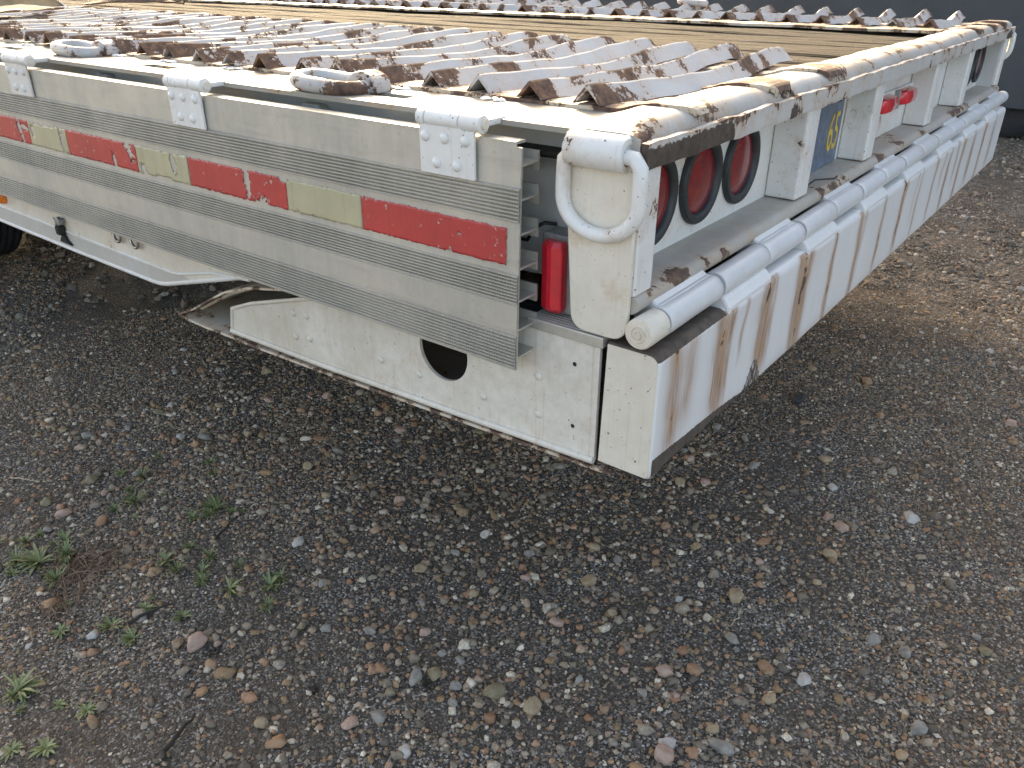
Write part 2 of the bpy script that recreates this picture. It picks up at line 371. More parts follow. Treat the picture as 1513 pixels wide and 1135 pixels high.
def in_near(x, y):      # the yard in front of and just under the trailer's corner
    return ((x + .9 * y > -.35) & (x + .9 * y < 2.6) & (x - y * .8 > -1.75) & (x - .8 * y < 3.0)).astype(float)
def patch(x, y, seed, f, lo, hi): return np.clip((fbm(x * f, y * f, seed) - lo) / (hi - lo), 0, 1)
p = scatter(310000, -1.0, 2.5, -1.0, 2.3, lambda x, y: in_near(x, y) * (.18 + .82 * patch(x, y, 21, 3.0, -.7, .4)))
o = pebble_cloud('gravel', p, nr.gamma(2.6, .0007, len(p)) + .0011, 0, 'gravel', .3)
tag(o, 'fine grey grit covering the yard around the corner', 'gravel')
p = scatter(66000, -1.0, 2.9, -1.1, 2.6, lambda x, y: in_near(x, y) * (.16 + .84 * patch(x, y, 33, 2.2, -.4, .9)))
sz = np.clip(nr.gamma(2.2, .0014, len(p)) + .0022, .0024, .0145)
o = pebble_cloud('pebbles', p[sz < .006], sz[sz < .006], 1, 'gravel', .32)
tag(o, 'small mixed tan and grey pebbles strewn over the grit', 'gravel')
o = pebble_cloud('pebbles', p[sz >= .006], sz[sz >= .006], 2, 'gravel', .34)
tag(o, 'larger mixed tan and grey pebbles strewn over the grit', 'gravel')
p = scatter(70000, 1.6, 4.6, -1.2, 1.0, lambda x, y: ((x - .8 * y > 2.4) | (x > 2.4)) * np.clip(2.6 / x, 0, 1))
o = pebble_cloud('gravel', p, nr.gamma(2.4, .0011, len(p)) + .0016, 0, 'gravel_grey', .3)
tag(o, 'grey grit behind the far end of the bumper plate', 'gravel')
p = scatter(26000, -.7, 1.4, 1.9, 4.3, lambda x, y: 1.0 * (x - .8 * y < -1.7) * (.3 + .7 * patch(x, y, 21, 3.0, -.7, .4)))
o = pebble_cloud('gravel', p, nr.gamma(2.6, .0012, len(p)) + .0018, 0, 'gravel', .3)
tag(o, 'dim grit lying between the trailer wheels and the weeds', 'gravel')
p = scatter(40000, 1.0, 6.5, -1.6, 1.6, lambda x, y: ((x - .8 * y > 2.2) | (x > 2.6)) * np.clip(4.2 / (x + .4), 0, 1) * (.25 + .75 * patch(x, y, 35, 2.0, -.8, .5)))
o = pebble_cloud('pebbles', p, np.clip(nr.gamma(2.6, .0017, len(p)) + .0025, .003, .017), 1, 'gravel_grey', .3)
tag(o, 'coarse grey pebbles behind the bumper plate', 'gravel')
p = scatter(36000, -1.5, 9.5, -3.0, 8.5, lambda x, y: (1 - in_near(x, y)) * ((x + y > -.6) & (np.hypot(x, y) < 9.5)) * np.clip(2.6 / (1 + np.hypot(x - .3, y)), 0, 1))
o = pebble_cloud('pebbles', p, np.clip(nr.gamma(4.0, .0022, len(p)) + .004, .004, .026), 1, 'gravel_grey', .3)
tag(o, 'grey pebbles spread under and beyond the trailer', 'gravel')

# individually lying stones
def stone_mesh(seed, sub=3):
    r = np.random.default_rng(seed); v, f = ico(sub); d = np.ones(len(v))
    for _ in range(15):
        n = r.normal(size=3); n /= np.linalg.norm(n); lim = r.uniform(.58, .86); dd = v @ n
        d = np.where(dd * d > lim, lim / np.maximum(dd, .01), d)
    q = v * d[:, None]; a, b = r.uniform(0, 6, 3), r.uniform(2, 4, 3)
    q *= (1 + .05 * np.sin(q @ b * 2 + a[0]) + .03 * np.sin(q[:, [1, 2, 0]] @ b * 4 + a[1]))[:, None]
    q *= np.array([1.12, .92, .72]) * r.uniform(.88, 1.12, 3)
    me = bpy.data.meshes.new('stone'); me.from_pydata(q.tolist(), [], f.tolist()); me.polygons.foreach_set('use_smooth', [True] * len(f)); return me
SMESH = {k: [stone_mesh(40 + 7 * i + j) for j in range(6)] for i, k in enumerate(SM)}
for k, ms in SMESH.items():
    for me in ms: me.materials.append(SM[k])
KIND = {'tan': 'tan', 'pink': 'pinkish', 'rusty': 'rusty orange', 'grey': 'plain grey', 'pale': 'pale whitish', 'olive': 'olive brown'}
def stone(x, y, r, kind, label=None, group='loose stones on the gravel'):
    o = bpy.data.objects.new('stone', rng.choice(SMESH[kind])); COL.objects.link(o)
    o.scale = (r * rng.uniform(.9, 1.2), r * rng.uniform(.85, 1.05), r * rng.uniform(.8, 1.0)); o.rotation_euler = (rng.uniform(-.3, .3), rng.uniform(-.3, .3), rng.uniform(0, 6.3))
    o.location = (x, y, float(gh(x, y)) + o.scale.z * .28); 
    if label: return tag(o, label, 'stone')
    big = 'thumb sized' if r > .0125 else 'small'
    zone = 'among the green weeds' if (x < -.05 and y > .62) else 'in the shade under the tail beam' if (y > .0 and x > -.02) else 'on the gravel behind the bumper plate' if x > .3 else 'on the open gravel before the corner post'
    lb = '%s %s stone %s' % (big, KIND[kind], zone); return tag(o, lb, 'stone', 'loose stones: ' + lb)
OWN = [(.268, .727, .016, 'pink'), (-.029, .119, .020, 'tan'), (.439, -.052, .022, 'tan'), (-.043, .19, .019, 'olive'), (.019, -.109, .021, 'pink'),
       (-.209, .308, .016, 'grey'), (.093, -.175, .018, 'grey'), (-.213, 1.202, .017, 'rusty'), (-.416, 1.018, .018, 'rusty'), (-.082, .299, .019, 'olive'), (.327, -.427, .018, 'grey'),
       (.217, -.067, .016, 'rusty'), (.922, -.269, .019, 'pale'), (.317, -.236, .017, 'pale'), (.118, .52, .016, 'tan'), (.403, .267, .016, 'tan'), (-.252, 1.295, .017, 'pink'),
       (.222, 1.003, .016, 'tan'), (-.246, .334, .017, 'pink'), (.132, .382, .015, 'tan'), (.493, -.305, .018, 'grey'), (.944, -.085, .016, 'pale')]
stone(1.327, .14, .034, 'dark', 'blackish rounded stone on the grit beside the rear bumper plate')
stone(-.298, .702, .024, 'pink', 'blocky pink stone beside a small dark hollow in the gravel')
done = [(-.298, .702), (1.327, .14)]
for x, y, r, k in OWN: stone(x, y, r, k); done.append((x, y))
c = 0
while c < 240:
    x, y = rng.uniform(-.75, 2.2), rng.uniform(-.8, 2.0)
    if not in_near(np.float64(x), np.float64(y)) or any((x - a) ** 2 + (y - b) ** 2 < .03 ** 2 for a, b in done): continue
    wt = .25 + .75 * float(patch(np.float64(x), np.float64(y), 33, 2.2, -.4, .7))
    if rng.random() > wt: continue
    stone(x, y, rng.choice([.008, .009, .010, .011, .012, .013, .014, .015, .016, .018]), rng.choice(['tan', 'pink', 'rusty', 'grey', 'grey', 'olive', 'pale', 'grey', 'tan'])); done.append((x, y)); c += 1

# weeds, straw, twigs
def weed_mesh(seed, n, ln, wd, lift=(.2, .9)):
    r = random.Random(seed); m = MB()
    for i in range(n):
        a = r.uniform(0, 6.28); l = ln * r.uniform(.55, 1.15); e = r.uniform(*lift); w0 = wd * r.uniform(.7, 1.2); droop = r.uniform(.4, 1.1)
        ca, sa = math.cos(a), math.sin(a); P = []; x = z = 0; K = 6
        for k in range(K):
            t = k / (K - 1); ww = w0 * (math.sin(math.pi * (t * .86 + .1)) ** .8) * (1 if t < .99 else .1)
            th = e - droop * t
            P.append([(x * ca - ww * sa, x * sa + ww * ca, z + .12 * ww), (x * ca, x * sa, z - .25 * ww), (x * ca + ww * sa, x * sa - ww * ca, z + .12 * ww)])
            x += l / (K - 1) * math.cos(th); z += l / (K - 1) * math.sin(th)
        m.grid(P)
    return m.mesh('weed')
WM = [weed_mesh(60 + i, n, l, wd, lf) for i, (n, l, wd, lf) in enumerate([(30, .044, .0027, (.15, 1.0)), (20, .030, .0027, (.2, 1.2)), (34, .038, .0016, (.2, 1.4)), (16, .024, .0026, (.1, .8))])]
for me in WM: me.materials.append(M['leaf'])
WL = ['leafy green weed rosette with broad drooping leaves', 'small upright green weed sprout', 'spiky thin leaved green weed tuft', 'tiny flat green seedling']
WP = [(-.022, 1.038, 0, 1.1), (-.126, 1.209, 2, 1.1), (-.078, 1.048, 1, .8), (-.059, 1.294, 2, .9), (-.37, 1.158, 0, 1.25), (-.374, 1.077, 2, 1), (-.356, 1.25, 1, 1), (-.203, .958, 1, 1),
      (-.275, .782, 1, .8), (-.173, .774, 0, .8), (-.135, .899, 2, .8), (-.117, .715, 1, 1.1), (-.092, .715, 2, .8), (-.372, .869, 1, 1), (-.363, .808, 0, .7), (-.554, .841, 0, 1.0), (-.502, .71, 3, 1),
      (-.581, .687, 3, 1.2), (-.321, 1.141, 2, 1.1), (-.082, 1.348, 3, 1), (.089, 1.228, 3, .9), (-.617, .723, 3, 1), (-.307, .86, 3, 1), (-.174, .866, 1, .8), (-.205, .915, 2, .8), (-.40, 1.20, 2, 1.1), (-.30, 1.19, 1, 1), (-.44, .93, 3, 1)]
for q in range(34):
    bx, by, bk, bs = WP[rng.randrange(28)]; WP.append((bx + rng.gauss(0, .045), by + rng.gauss(0, .045), rng.choice([1, 2, 2, 3, 3]), rng.uniform(.4, .75)))
for x, y, k, s in WP:
    o = bpy.data.objects.new('weed', WM[k]); COL.objects.link(o); o.location = (x, y, float(gh(x, y)) + .002); o.scale = (s, s, s); o.rotation_euler.z = rng.uniform(0, 6.3)
    lm = min(((-.345, 1.06, 'the matted dry grass'), (-.298, .702, 'the blocky pink stone'), (-.44, .53, 'the thick black twig'), (-.31, .83, 'the crooked dark twig'), (-.25, 1.49, 'the pale straw stalk'), (-.06, .945, 'the short dark twig')), key=lambda q: (q[0] - x) ** 2 + (q[1] - y) ** 2)[2]
    lb = WL[k] + ' near ' + lm; tag(o, lb, 'weed', 'green weeds: ' + lb)
def straw(x, y, n, spread, ln, label):
    m = MB()
    for i in range(n):
        a = rng.gauss(.9, .6); px, py = x + rng.gauss(0, spread), y + rng.gauss(0, spread * .7); l = ln * rng.uniform(.4, 1.2); z = float(gh(px, py)); zz = rng.uniform(.002, .012); bend = rng.uniform(-.5, .5)
        pts = []
        for k in range(5):
            t = k / 4; pts.append((px + math.cos(a + bend * t) * l * t, py + math.sin(a + bend * t) * l * t, z + .003 + zz * math.sin(math.pi * t)))
        m.tube(pts, .0009, 4)
    return tag(m.build('dry_straw', 'straw'), label, 'dry grass')
straw(-.345, 1.06, 110, .035, .08, 'matted clump of dry reddish brown grass beside green weeds')
straw(-.42, .985, 40, .022, .05, 'smaller wisp of dry brown grass below the matted clump')
def twig(a, b, r, mat, label, cat='twig'):
    m = MB(); pts = []
    for k in range(8):
        t = k / 7; x = a[0] + (b[0] - a[0]) * t + rng.gauss(0, .0025); y = a[1] + (b[1] - a[1]) * t + rng.gauss(0, .0025); pts.append((x, y, float(gh(x, y)) + r + .006 + rng.uniform(0, .004)))
    m.tube(pts, [r * (1 - .6 * k / 7) for k in range(8)], 6); return tag(m.build('twig', mat), label, cat)
twig((-.482, .516), (-.40, .55), .005, 'twig', 'thick black twig lying among grit and small weeds')
twig((-.352, .844), (-.27, .82), .004, 'twig', 'crooked dark twig lying beside a green seedling')
twig((-.10, .93), (-.02, .96), .0035, 'twig', 'short dark twig under the leafy weed rosette')
twig((-.26, 1.532), (-.235, 1.452), .0018, 'palestraw', 'single pale straw stalk lying on the gravel')
twig((.40, -.08), (.341, -.077), .0012, 'palestraw', 'thin pale stalk beside a tan stone')
twig((.234, .169), (.344, .032), .0012, 'twig', 'thin dark wire like twig lying across bare grit')

# ------------------------------------------------------------------ the trailer
T = thing('flatbed_trailer', 'white rusty flatbed trailer with traction cleats and aluminium side panel', 'trailer', (0, 0, H))
W = 2.55
def part(m, name, mat, bevel=0, parent=None): return m.build(name, mat, parent or T, bevel)

# side deck plates with stake slots
def slotted(x0, x1, y0, y1, z0, z1, slots):
    ys = sorted({y0, y1, *[s[2] for s in slots], *[s[3] for s in slots]}); m = MB()
    for a, b in zip(ys, ys[1:]):
        sl = [s for s in slots if s[2] <= a + 1e-6 and s[3] >= b - 1e-6]
        if sl: m.box(x0, sl[0][0], a, b, z0, z1); m.box(sl[0][1], x1, a, b, z0, z1)
        else: m.box(x0, x1, a, b, z0, z1)
    return m
slots = [(.048, .078, .42 + .6 * k, .52 + .6 * k) for k in range(9)]
part(slotted(0, .31, .097, 6.2, .0015, .0085, slots), 'deck_edge_plate', 'deckplate')
part(slotted(W - .45, W, .097, 7.5, .0015, .0085, [(W - s[1], W - s[0], s[2], s[3]) for s in slots]), 'deck_edge_plate', 'deckplate')
m = MB(); m.box(.03, .1, .1, 6.2, -.035, -.03); part(m, 'slot_shade_sheet', 'dark')  # near-black sheet under the slots, standing in for the shade inside them
# planks
px = .315; k = 0
while px < W - .46:
    wd = rng.uniform(.128, .152); wd = min(wd, W - .455 - px)
    y0 = .082 + rng.uniform(0, .012); P = []; hh = rng.uniform(-.003, .002); ny = 60
    for i in range(ny + 1):
        y = y0 + (8.2 - y0) * (i / ny) ** 1.6; s = .0022 * math.sin(y * 3 + k) + .0015 * math.sin(y * 9.3 + 2 * k)
        e = .0035 * math.sin(y * 5.1 + k * 1.7); xl, xr = px + .003 + abs(e), px + wd - .004 + e * .4
        P.append([(xl, y, -.034), (xl, y, hh - .004 + s), (xl + .007, y, hh + s), ((xl + xr) / 2, y, hh + .001 + s), (xr - .007, y, hh + s), (xr, y, hh - .004 + s), (xr, y, -.034)])
    m = MB(); m.grid(P, False); o = len(m.v) - 7; m.add(P[0], [tuple(range(7))]); part(m, 'plank', 'wood'); px += wd; k += 1
m = MB(); m.box(.06, W - .06, .075, 8.2, -.045, -.036); part(m, 'deck_underside', 'under')

# longitudinal flat bars that carry the cleats; their ends lap over the rear rail
def lap_bar(x0, x1, seed, y1=6.2):
    r = random.Random(seed); P = []; prof = [(.004, .0135), (.008, .0205), (.013, .0232), (.024, .0255), (.060, .0260), (.085, .022), (.11, .0145), (.2, .014)] + [(.2 + (y1 - .2) * (i / 40), .014) for i in range(1, 41)]
    at = []
    for i, (y, z) in enumerate(prof):
        j = r.uniform(-.004, .004) + (.018 - .004 * i if i < 4 else 0); zz = z + (.0012 * math.sin(y * 17 + seed) if i > 5 else 0)
        P.append([(x0 + j, y, zz - .008), (x0 + j, y, zz), (x0 + .012 + j, y, zz + .0012), ((x0 + x1) / 2, y, zz + .001), (x1 - j, y, zz), (x1 - j, y, zz - .008)])
        at += [.16 if i < 5 else 0.04] * 6
    m = MB(); m.grid(P, False); m.at['rust'] = at; return part(m, 'cleat_bar', 'bar')
for i, (a, b) in enumerate([(.128, .205), (.385, .485), (.635, .755)]): lap_bar(a, b, i + 1)
for i, (a, b) in enumerate([(1.96, 2.05), (2.2, 2.27), (2.38, 2.45)]): lap_bar(a, b, i + 5, 7)
# cleats
def cleat_mesh(ln, seed, tip):
    r = random.Random(seed); K = 30; P = []; at = []; hw = .0235; hg = .0235; t = .0035
    ph = r.uniform(-.5, .5); y_ = 0
    for i in range(K + 1):
        s = i / K; x = s * ln
        z = -.006 * math.sin(math.pi * min(1, s * 1.25)) ** 2 + tip * max(0, (s - .55) / .45) ** 1.6 + .0012 * math.sin(14 * s + ph * 9) + .0008 * math.sin(37 * s + ph)
        y = .003 * math.sin(5 * s + ph * 6) - .016 * math.sin(math.pi * min(1, s * 1.1)) ** 1.3; h = hg * (1 + .05 * math.sin(9 * s + ph * 4))
        if i == K: z -= .003; h *= .9
        P.append([(x, y - hw, z), (x, y - .0028, z + h - .001), (x, y, z + h + .0006), (x, y + .0028, z + h - .001), (x, y + hw, z), (x, y + hw - t * 1.3, z), (x, y, z + h - t * 1.6), (x, y - hw + t * 1.3, z)])
        e = .30 if s < .04 else .13 if s < .12 else .2 * max(0, (s - .86) / .14)
        e += .13 * max(0, math.sin(7.5 * s + ph * 5 + 1)) ** 3
        at += [e - .02, e + .05, e + .13, e + .05, e - .02, .2, .2, .2]
    m = MB(); m.grid(P, False, False, True); n = (K + 1) * 8
    m.f += [tuple(q) for q in ((0, 1, 2, 6, 7), (2, 3, 4, 5, 6))] + [tuple(K * 8 + q for q in f) for f in ((0, 1, 2, 6, 7), (2, 3, 4, 5, 6))]; m.sm += [False] * 4
    m.at['rust'] = at; me = m.mesh('cleat'); me.materials.append(M['cleat'])
    return me
CN = [cleat_mesh(.70, i, .008) for i in range(5)]; CF = [cleat_mesh(.42, 20 + i, .017) for i in range(4)]
for k in range(60):
    o = bpy.data.objects.new('cleat', CN[k % 5]); COL.objects.link(o); o.parent = T
    o.location = (.128 + rng.uniform(-.006, .006), .152 + .099 * k + rng.uniform(-.004, .004), .0155); o.rotation_euler.z = rng.uniform(-.012, .012)
for k in range(58):
    o = bpy.data.objects.new('cleat', CF[k % 4]); COL.objects.link(o); o.parent = T
    o.location = (2.06 + rng.uniform(-.008, .008), .16 + .11 * k + rng.uniform(-.004, .004), .0155); o.rotation_euler.z = rng.uniform(-.02, .02)
# paint / weld blobs at the cleat feet
for k in range(1, 26, 2):
    y = .20 + .099 * k + rng.uniform(-.02, .02)
    m = MB()
    for q in range(7): m.lathe([(-.004, .001), (-.001, .007), (.001, .0045), (.0022, .001)], (.118 + rng.uniform(-.006, .008), y + q * .006 + rng.uniform(-.003, .003), .0105), (rng.uniform(-.3, .3), rng.uniform(-.3, .3), 1), 8)
    part(m, 'weld_bead', 'white')

# rear rail with its front flange
ws_prof = [(.079, -.03), (.079, .0195), (.074, .021), (.05, .0215), (.028, .021), (.018, .0185), (.010, .012), (.0055, .004), (.0045, -.004), (.0045, -.03)]
xs = list(np.linspace(0, W + .01, 340)); P = []; at = []
for i, x in enumerate(xs):
    d = .0016 * math.sin(x * 7.3) + .0009 * math.sin(x * 23 + 1) + .0006 * math.sin(x * 61)
    e0 = min(1, max(0, x / .045)); e0 = e0 * e0 * (3 - 2 * e0)
    P.append([(x, y + (d if j > 3 else 0), (z + d * .8) if z < .005 else .005 + (z - .005) * (.32 + .68 * e0) + d * .8) for j, (y, z) in enumerate(ws_prof)])
    near_lap = max(max(0, 1 - abs(x - c) / .05) for c in (.17, .44, .70, 2.0, 2.24, 2.42))
    for j, (y, z) in enumerate(ws_prof):
        at.append(.22 * max(0, 1 - x / .06) * (j > 4) + (.36 * near_lap if j in (5, 6, 7) else .16 * near_lap) + (.10 + .16 * max(0, math.sin(x * 19 + 2 * math.sin(x * 6))) if x > 1.0 and j in (3, 4, 5) else 0))
m = MB(); m.grid(P, True); m.at['rust'] = at; m.add([P[0][q] for q in range(10)] + [P[-1][q] for q in range(10)], [tuple(range(10)), tuple(range(10, 20))]); m.at['rust'] += [0] * 20
part(m, 'rear_rail', 'rail_sunlit')
P = []; at = []; gr = []
for x in np.linspace(.0, W + .01, 420):
    d = .0008 * math.sin(x * 40) + .0006 * math.sin(x * 91)
    P.append([(x, .0035, .0022 + d), (x, -.0055, .0022 + d), (x, -.006, -.006), (x, -.006, -.014), (x, -.006, -.022), (x, -.0055, -.028 + d), (x, .0035, -.028 + d)])
    b = max(0, min(1, (.255 - x) * 40)) ; b = max(b, max(0, 1 - abs(x - .47) / .05) * .75, max(0, 1 - abs(x - 2.47) / .12), max(0, 1 - abs(x - 1.36) / .03) * .7, max(0, 1 - abs(x - 1.52) / .03) * .6)
    b += .14 * float(fbm(x * 30, 0., 9)) * (b > .02)
    gr += [b * .3, b * .35, b * .62, b * .8, b * .86, b * .86, b * .5]; at += [.1, .18, .08, .05, .05, .1, .1]
m = MB(); m.grid(P, False, False, True); m.add(P[0], [tuple(range(7))]); m.add(P[-1], [tuple(range(7))]); m.at['grey'] = gr + [.8] * 14; m.at['rust'] = at + [0] * 14
part(m, 'rail_flange', 'rail')
# back panel, shelf and posts under the rail
m = MB(); m.box(.006, W - .006, .060, .066, -.182, -.028); part(m, 'back_panel', 'white')
P = []; at = []
for x in np.linspace(.0046, W - .006, 260):
    row = [(x, .060, -.1815), (x, .03, -.1825), (x, .008, -.1835), (x, -.002, -.186), (x, -.007, -.193), (x, -.006, -.201), (x, .002, -.207), (x, .06, -.207)]
    P.append(row); e = .16 * max(0, math.sin(x * 21 + 3 * math.sin(x * 5))) + .12 * max(0, 1 - abs(x - .12) / .05) * 4.2 + .2 * max(0, 1 - abs(x - .20) / .02)
    e *= 1.7; at += [.05, .03, e * .7, e * 1.2, e, e * .4, 0, 0]
m = MB(); m.grid(P, True, False, True); m.add(P[0], [tuple(range(8))]); m.at['rust'] = at + [.1] * 8; part(m, 'light_shelf', 'shelf')
for i, (a, b) in enumerate([(.57, .63), (.972, 1.03), (1.5, 1.56), (1.91, 1.97), (2.495, 2.553)]):
    m = MB(); m.box(a, a + .009, .004, .0595, -.1805, -.0285); m.box(a + .0095, b, .0035, .012, -.1805, -.0285); m.box(b - .009, b + .0004, .0125, .0595, -.1805, -.0285)
    part(m, 'post', 'white', .0035)
# corner post, its tie-down tube and ring
def rounded(y0, y1, z0, z1, r, n=6):
    pts = [(y0, z1), (y1, z1)]
    for k in range(n + 1): a = -math.pi / 2 * k / n; pts.append((y1 - r + r * math.cos(a), z0 + r + r * math.sin(a)))
    for k in range(n + 1): a = -math.pi / 2 - math.pi / 2 * k / n; pts.append((y0 + r + r * math.cos(a), z0 + r + r * math.sin(a)))
    return pts
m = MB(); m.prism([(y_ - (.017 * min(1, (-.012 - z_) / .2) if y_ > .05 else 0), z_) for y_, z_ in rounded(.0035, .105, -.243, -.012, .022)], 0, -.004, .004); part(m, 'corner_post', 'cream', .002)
m = MB(); m.box(.0045, .047, .0005, .0085, -.184, -.0285); part(m, 'corner_post_return', 'white', .002)
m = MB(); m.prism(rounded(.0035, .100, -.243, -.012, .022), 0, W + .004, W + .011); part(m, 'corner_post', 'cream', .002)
for sx, xx in ((1, -.006), (-1, W + .012)):
    m = MB(); c = (xx, .094, -.012); m.lathe([(0, .0115), (0, .0205), (.076, .0205), (.078, .0195), (.078, .0125), (.060, .0115)], c, (0, -1, 0), 28, False, False); m.at['rust'] = [[.1, .1, .05, .22, .3, .3][q // 28] for q in range(len(m.v))]; tb = part(m, 'ring_tube', 'white')
    pts = []; xr = xx - sx * .006; yc, hw = .0475, .0525
    for k in range(25):
        a = math.pi * k / 24; pts.append((xr, yc + hw * math.cos(a), -.066 - .043 * math.sin(a)))
    pts = [(xr + sx * .004, .070, -.013), (xr + sx * .002, .0905, -.014), (xr, .099, -.024), (xr, yc + hw, -.042)] + pts + [(xr, yc - hw, -.042), (xr, -.004, -.024), (xr + sx * .002, .005, -.014), (xr + sx * .004, .026, -.013)]
    m = MB(); m.tube(pts, .0092, 14); part(m, 'tie_ring', 'white')
m = MB(); m.prism([(-.0150, .0060), (-.006, .0089), (.004, .0094), (.035, .0094), (.035, -.02), (-.0150, -.02)], 1, .0172, .0965); part(m, 'corner_cap', 'rail', .002)

# round tail lights
def tail_light(x, z=-.1005):
    m = MB(); m.lathe([(.0, .0645), (-.0055, .0645), (-.009, .062), (-.0095, .0545), (-.005, .0500), (.0, .0490)], (x, .0595, z), (0, 1, 0), 48, True, False); gme = part(m, 'tail_light', 'grommet')
    m = MB(); m.lathe([(-.0005, .0497), (-.0015, .0490), (-.003, .044), (-.0045, .028), (-.0052, .008), (-.0053, .0002)], (x, .0595, z), (0, 1, 0), 40, False, True); part(m, 'lens', 'taillens', 0, gme)
for x in (.142, .289, .436, 2.118, 2.264, 2.41): tail_light(x)
# identification light bar
m = MB(); m.box(1.10, 1.66, .0525, .0595, -.125, -.078); bar = part(m, 'light_bar', 'white', .002)
for x in (1.165, 1.345, 1.525):
    m = MB(); P = []
    for s, hh, d in ((0, .012, .002), (.03, .0165, .014), (.15, .018, .022), (.5, .018, .024), (.85, .018, .022), (.97, .0165, .014), (1, .012, .002)):
        xx = x + s * .125; P.append([(xx, .0520, -.1 - hh), (xx, .0520 - d, -.1 - hh * .8), (xx, .0520 - d * 1.1, -.1), (xx, .0520 - d, -.1 + hh * .8), (xx, .0520, -.1 + hh)])
    m.grid(P, True); m.add(P[0], [tuple(range(5))]); m.add(P[-1], [tuple(range(5))]); part(m, 'lens', 'lens', 0, bar)
    m = MB(); m.box(x - .012, x - .002, .040, .052, -.122, -.080); part(m, 'lens_clip', 'bracket', .002, bar)
# licence plate with its figures
m = MB(); m.box(.638, .940, .0545, .0560, -.180, -.030); lp = part(m, 'licence_plate', 'plateblue')
def text(body, x, z, size, mat, parent, sx=.8, rot=0):
    cu = bpy.data.curves.new('figures', 'FONT'); cu.body = body; cu.size = size; cu.extrude = .0006; cu.align_x = 'RIGHT'
    o = bpy.data.objects.new('figures', cu); COL.objects.link(o)
    dg = bpy.context.evaluated_depsgraph_get(); me = bpy.data.meshes.new_from_object(o.evaluated_get(dg)); bpy.data.objects.remove(o)
    q = bpy.data.objects.new('figures', me); COL.objects.link(q); me.materials.append(M[mat]); q.parent = parent
    q.rotation_euler = (R(90), 0, 0); q.scale = (sx, 1, 1); q.location = (x, .0538, z)
text('65', .928, -.150, .106, 'plateyellow', lp, .62)
text('12', .915, -.058, .024, 'dark', lp, .8)
m = MB(); m.tube([(.66, .02, -.178), (.70, .015, -.170), (.76, -.002, -.176), (.80, .004, -.180)], .0018, 6); part(m, 'cable', 'wire')

# ---- piano hinge: knuckles on a pin, alternately fixed to the shelf and to the bumper plate
KB = [.036 + .165 * k for k in range(16)]
HY, HZ = -.0185, -.2225
m = MB(); m.tube([(-.012, HY, HZ), (W + .035, HY, HZ)], .0150, 16); part(m, 'hinge_pin', 'dark')
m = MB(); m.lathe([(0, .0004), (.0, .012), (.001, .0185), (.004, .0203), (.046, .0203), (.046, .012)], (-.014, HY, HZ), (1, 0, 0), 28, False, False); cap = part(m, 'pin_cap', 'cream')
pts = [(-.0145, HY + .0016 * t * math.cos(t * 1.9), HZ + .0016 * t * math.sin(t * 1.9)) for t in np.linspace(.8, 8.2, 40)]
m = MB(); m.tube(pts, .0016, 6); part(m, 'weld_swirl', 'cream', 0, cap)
for k in range(15):
    a, b = KB[k] + .0015, KB[k + 1] - .0015
    if k % 2 == 0: b -= .006
    m = MB(); n = 8; m.lathe([(0, .0195), (.0015, .0203)] + [((b - a) * t, .0203 + .0002 * math.sin(9 * t + k)) for t in (.1, .3, .5, .7, .9)] + [(b - a - .0015, .0203), (b - a, .0195)], (a, HY, HZ), (1, 0, 0), 28)
    kn = part(m, 'hinge_knuckle', 'pipe')
    if k % 2 == 0:
        m = MB(); m.prism([(.020, -.1935), (-.004, -.1955), (-.0130, -.2012), (-.020, -.2021), (-.012, -.214), (.0, -.23), (.02, -.23)], 0, a + .004, b - .004); part(m, 'hinge_tab', 'pipe', .003, kn)
    else:
        m = MB(); m.prism([(-.0330, -.2350), (-.0390, -.2400), (-.0465, -.2500), (-.0475, -.268), (-.02, -.268), (-.012, -.238)], 0, a + .001, b - .001); part(m, 'hinge_tab', 'plate', .004, kn)
m = MB(); m.tube([(KB[15], HY, HZ), (W + .02, HY, HZ)], .0203, 24); part(m, 'hinge_knuckle', 'pipe')

# bumper plate (tail flap hanging from the hinge)
XS = np.concatenate([[-.0008, .0000, .0015], np.linspace(.0035, 2.535, 620)]); prof = []
for k in range(4): prof.append((.030 - .018 * k, -.2495))
for k in range(7): a = math.pi / 2 * k / 6; prof.append((-.033 - .013 * math.sin(a), -.2625 + .013 * math.cos(a)))
for k in range(1, 41): prof.append((-.046, -.2625 - .165 * k / 40))
for k in range(1, 5): a = math.pi / 2 * k / 4; prof.append((-.039 - .007 * math.cos(a), -.4275 - .007 * math.sin(a)))
prof += [(.0, -.4345), (.034, -.4345)]
PY = np.array([q[0] for q in prof]); PZ = np.array([q[1] for q in prof])
streaks = [(.045, .012, .5, .8), (.095, .010, .35, .6)]
for i, b in enumerate(KB[1:15]): streaks.append((b - .004 + nr.normal(0, .004), .0045 + .006 * nr.uniform(0, 1) * (1.8 if i < 3 else .8), .45 + .40 * nr.uniform(0, 1) + (.25 if i < 3 else 0), .75 + .25 * nr.uniform(0, 1)))
for q in range(12): streaks.append((nr.uniform(.2, 2.5), nr.uniform(.003, .007), nr.uniform(.2, .45), nr.uniform(.4, .9)))
V = np.zeros((len(XS), len(prof), 3)); RU = np.zeros((len(XS), len(prof))); GR = np.zeros_like(RU); STN = np.zeros_like(RU)
dfront = np.clip((-.2495 - PZ) / .185, 0, 1)
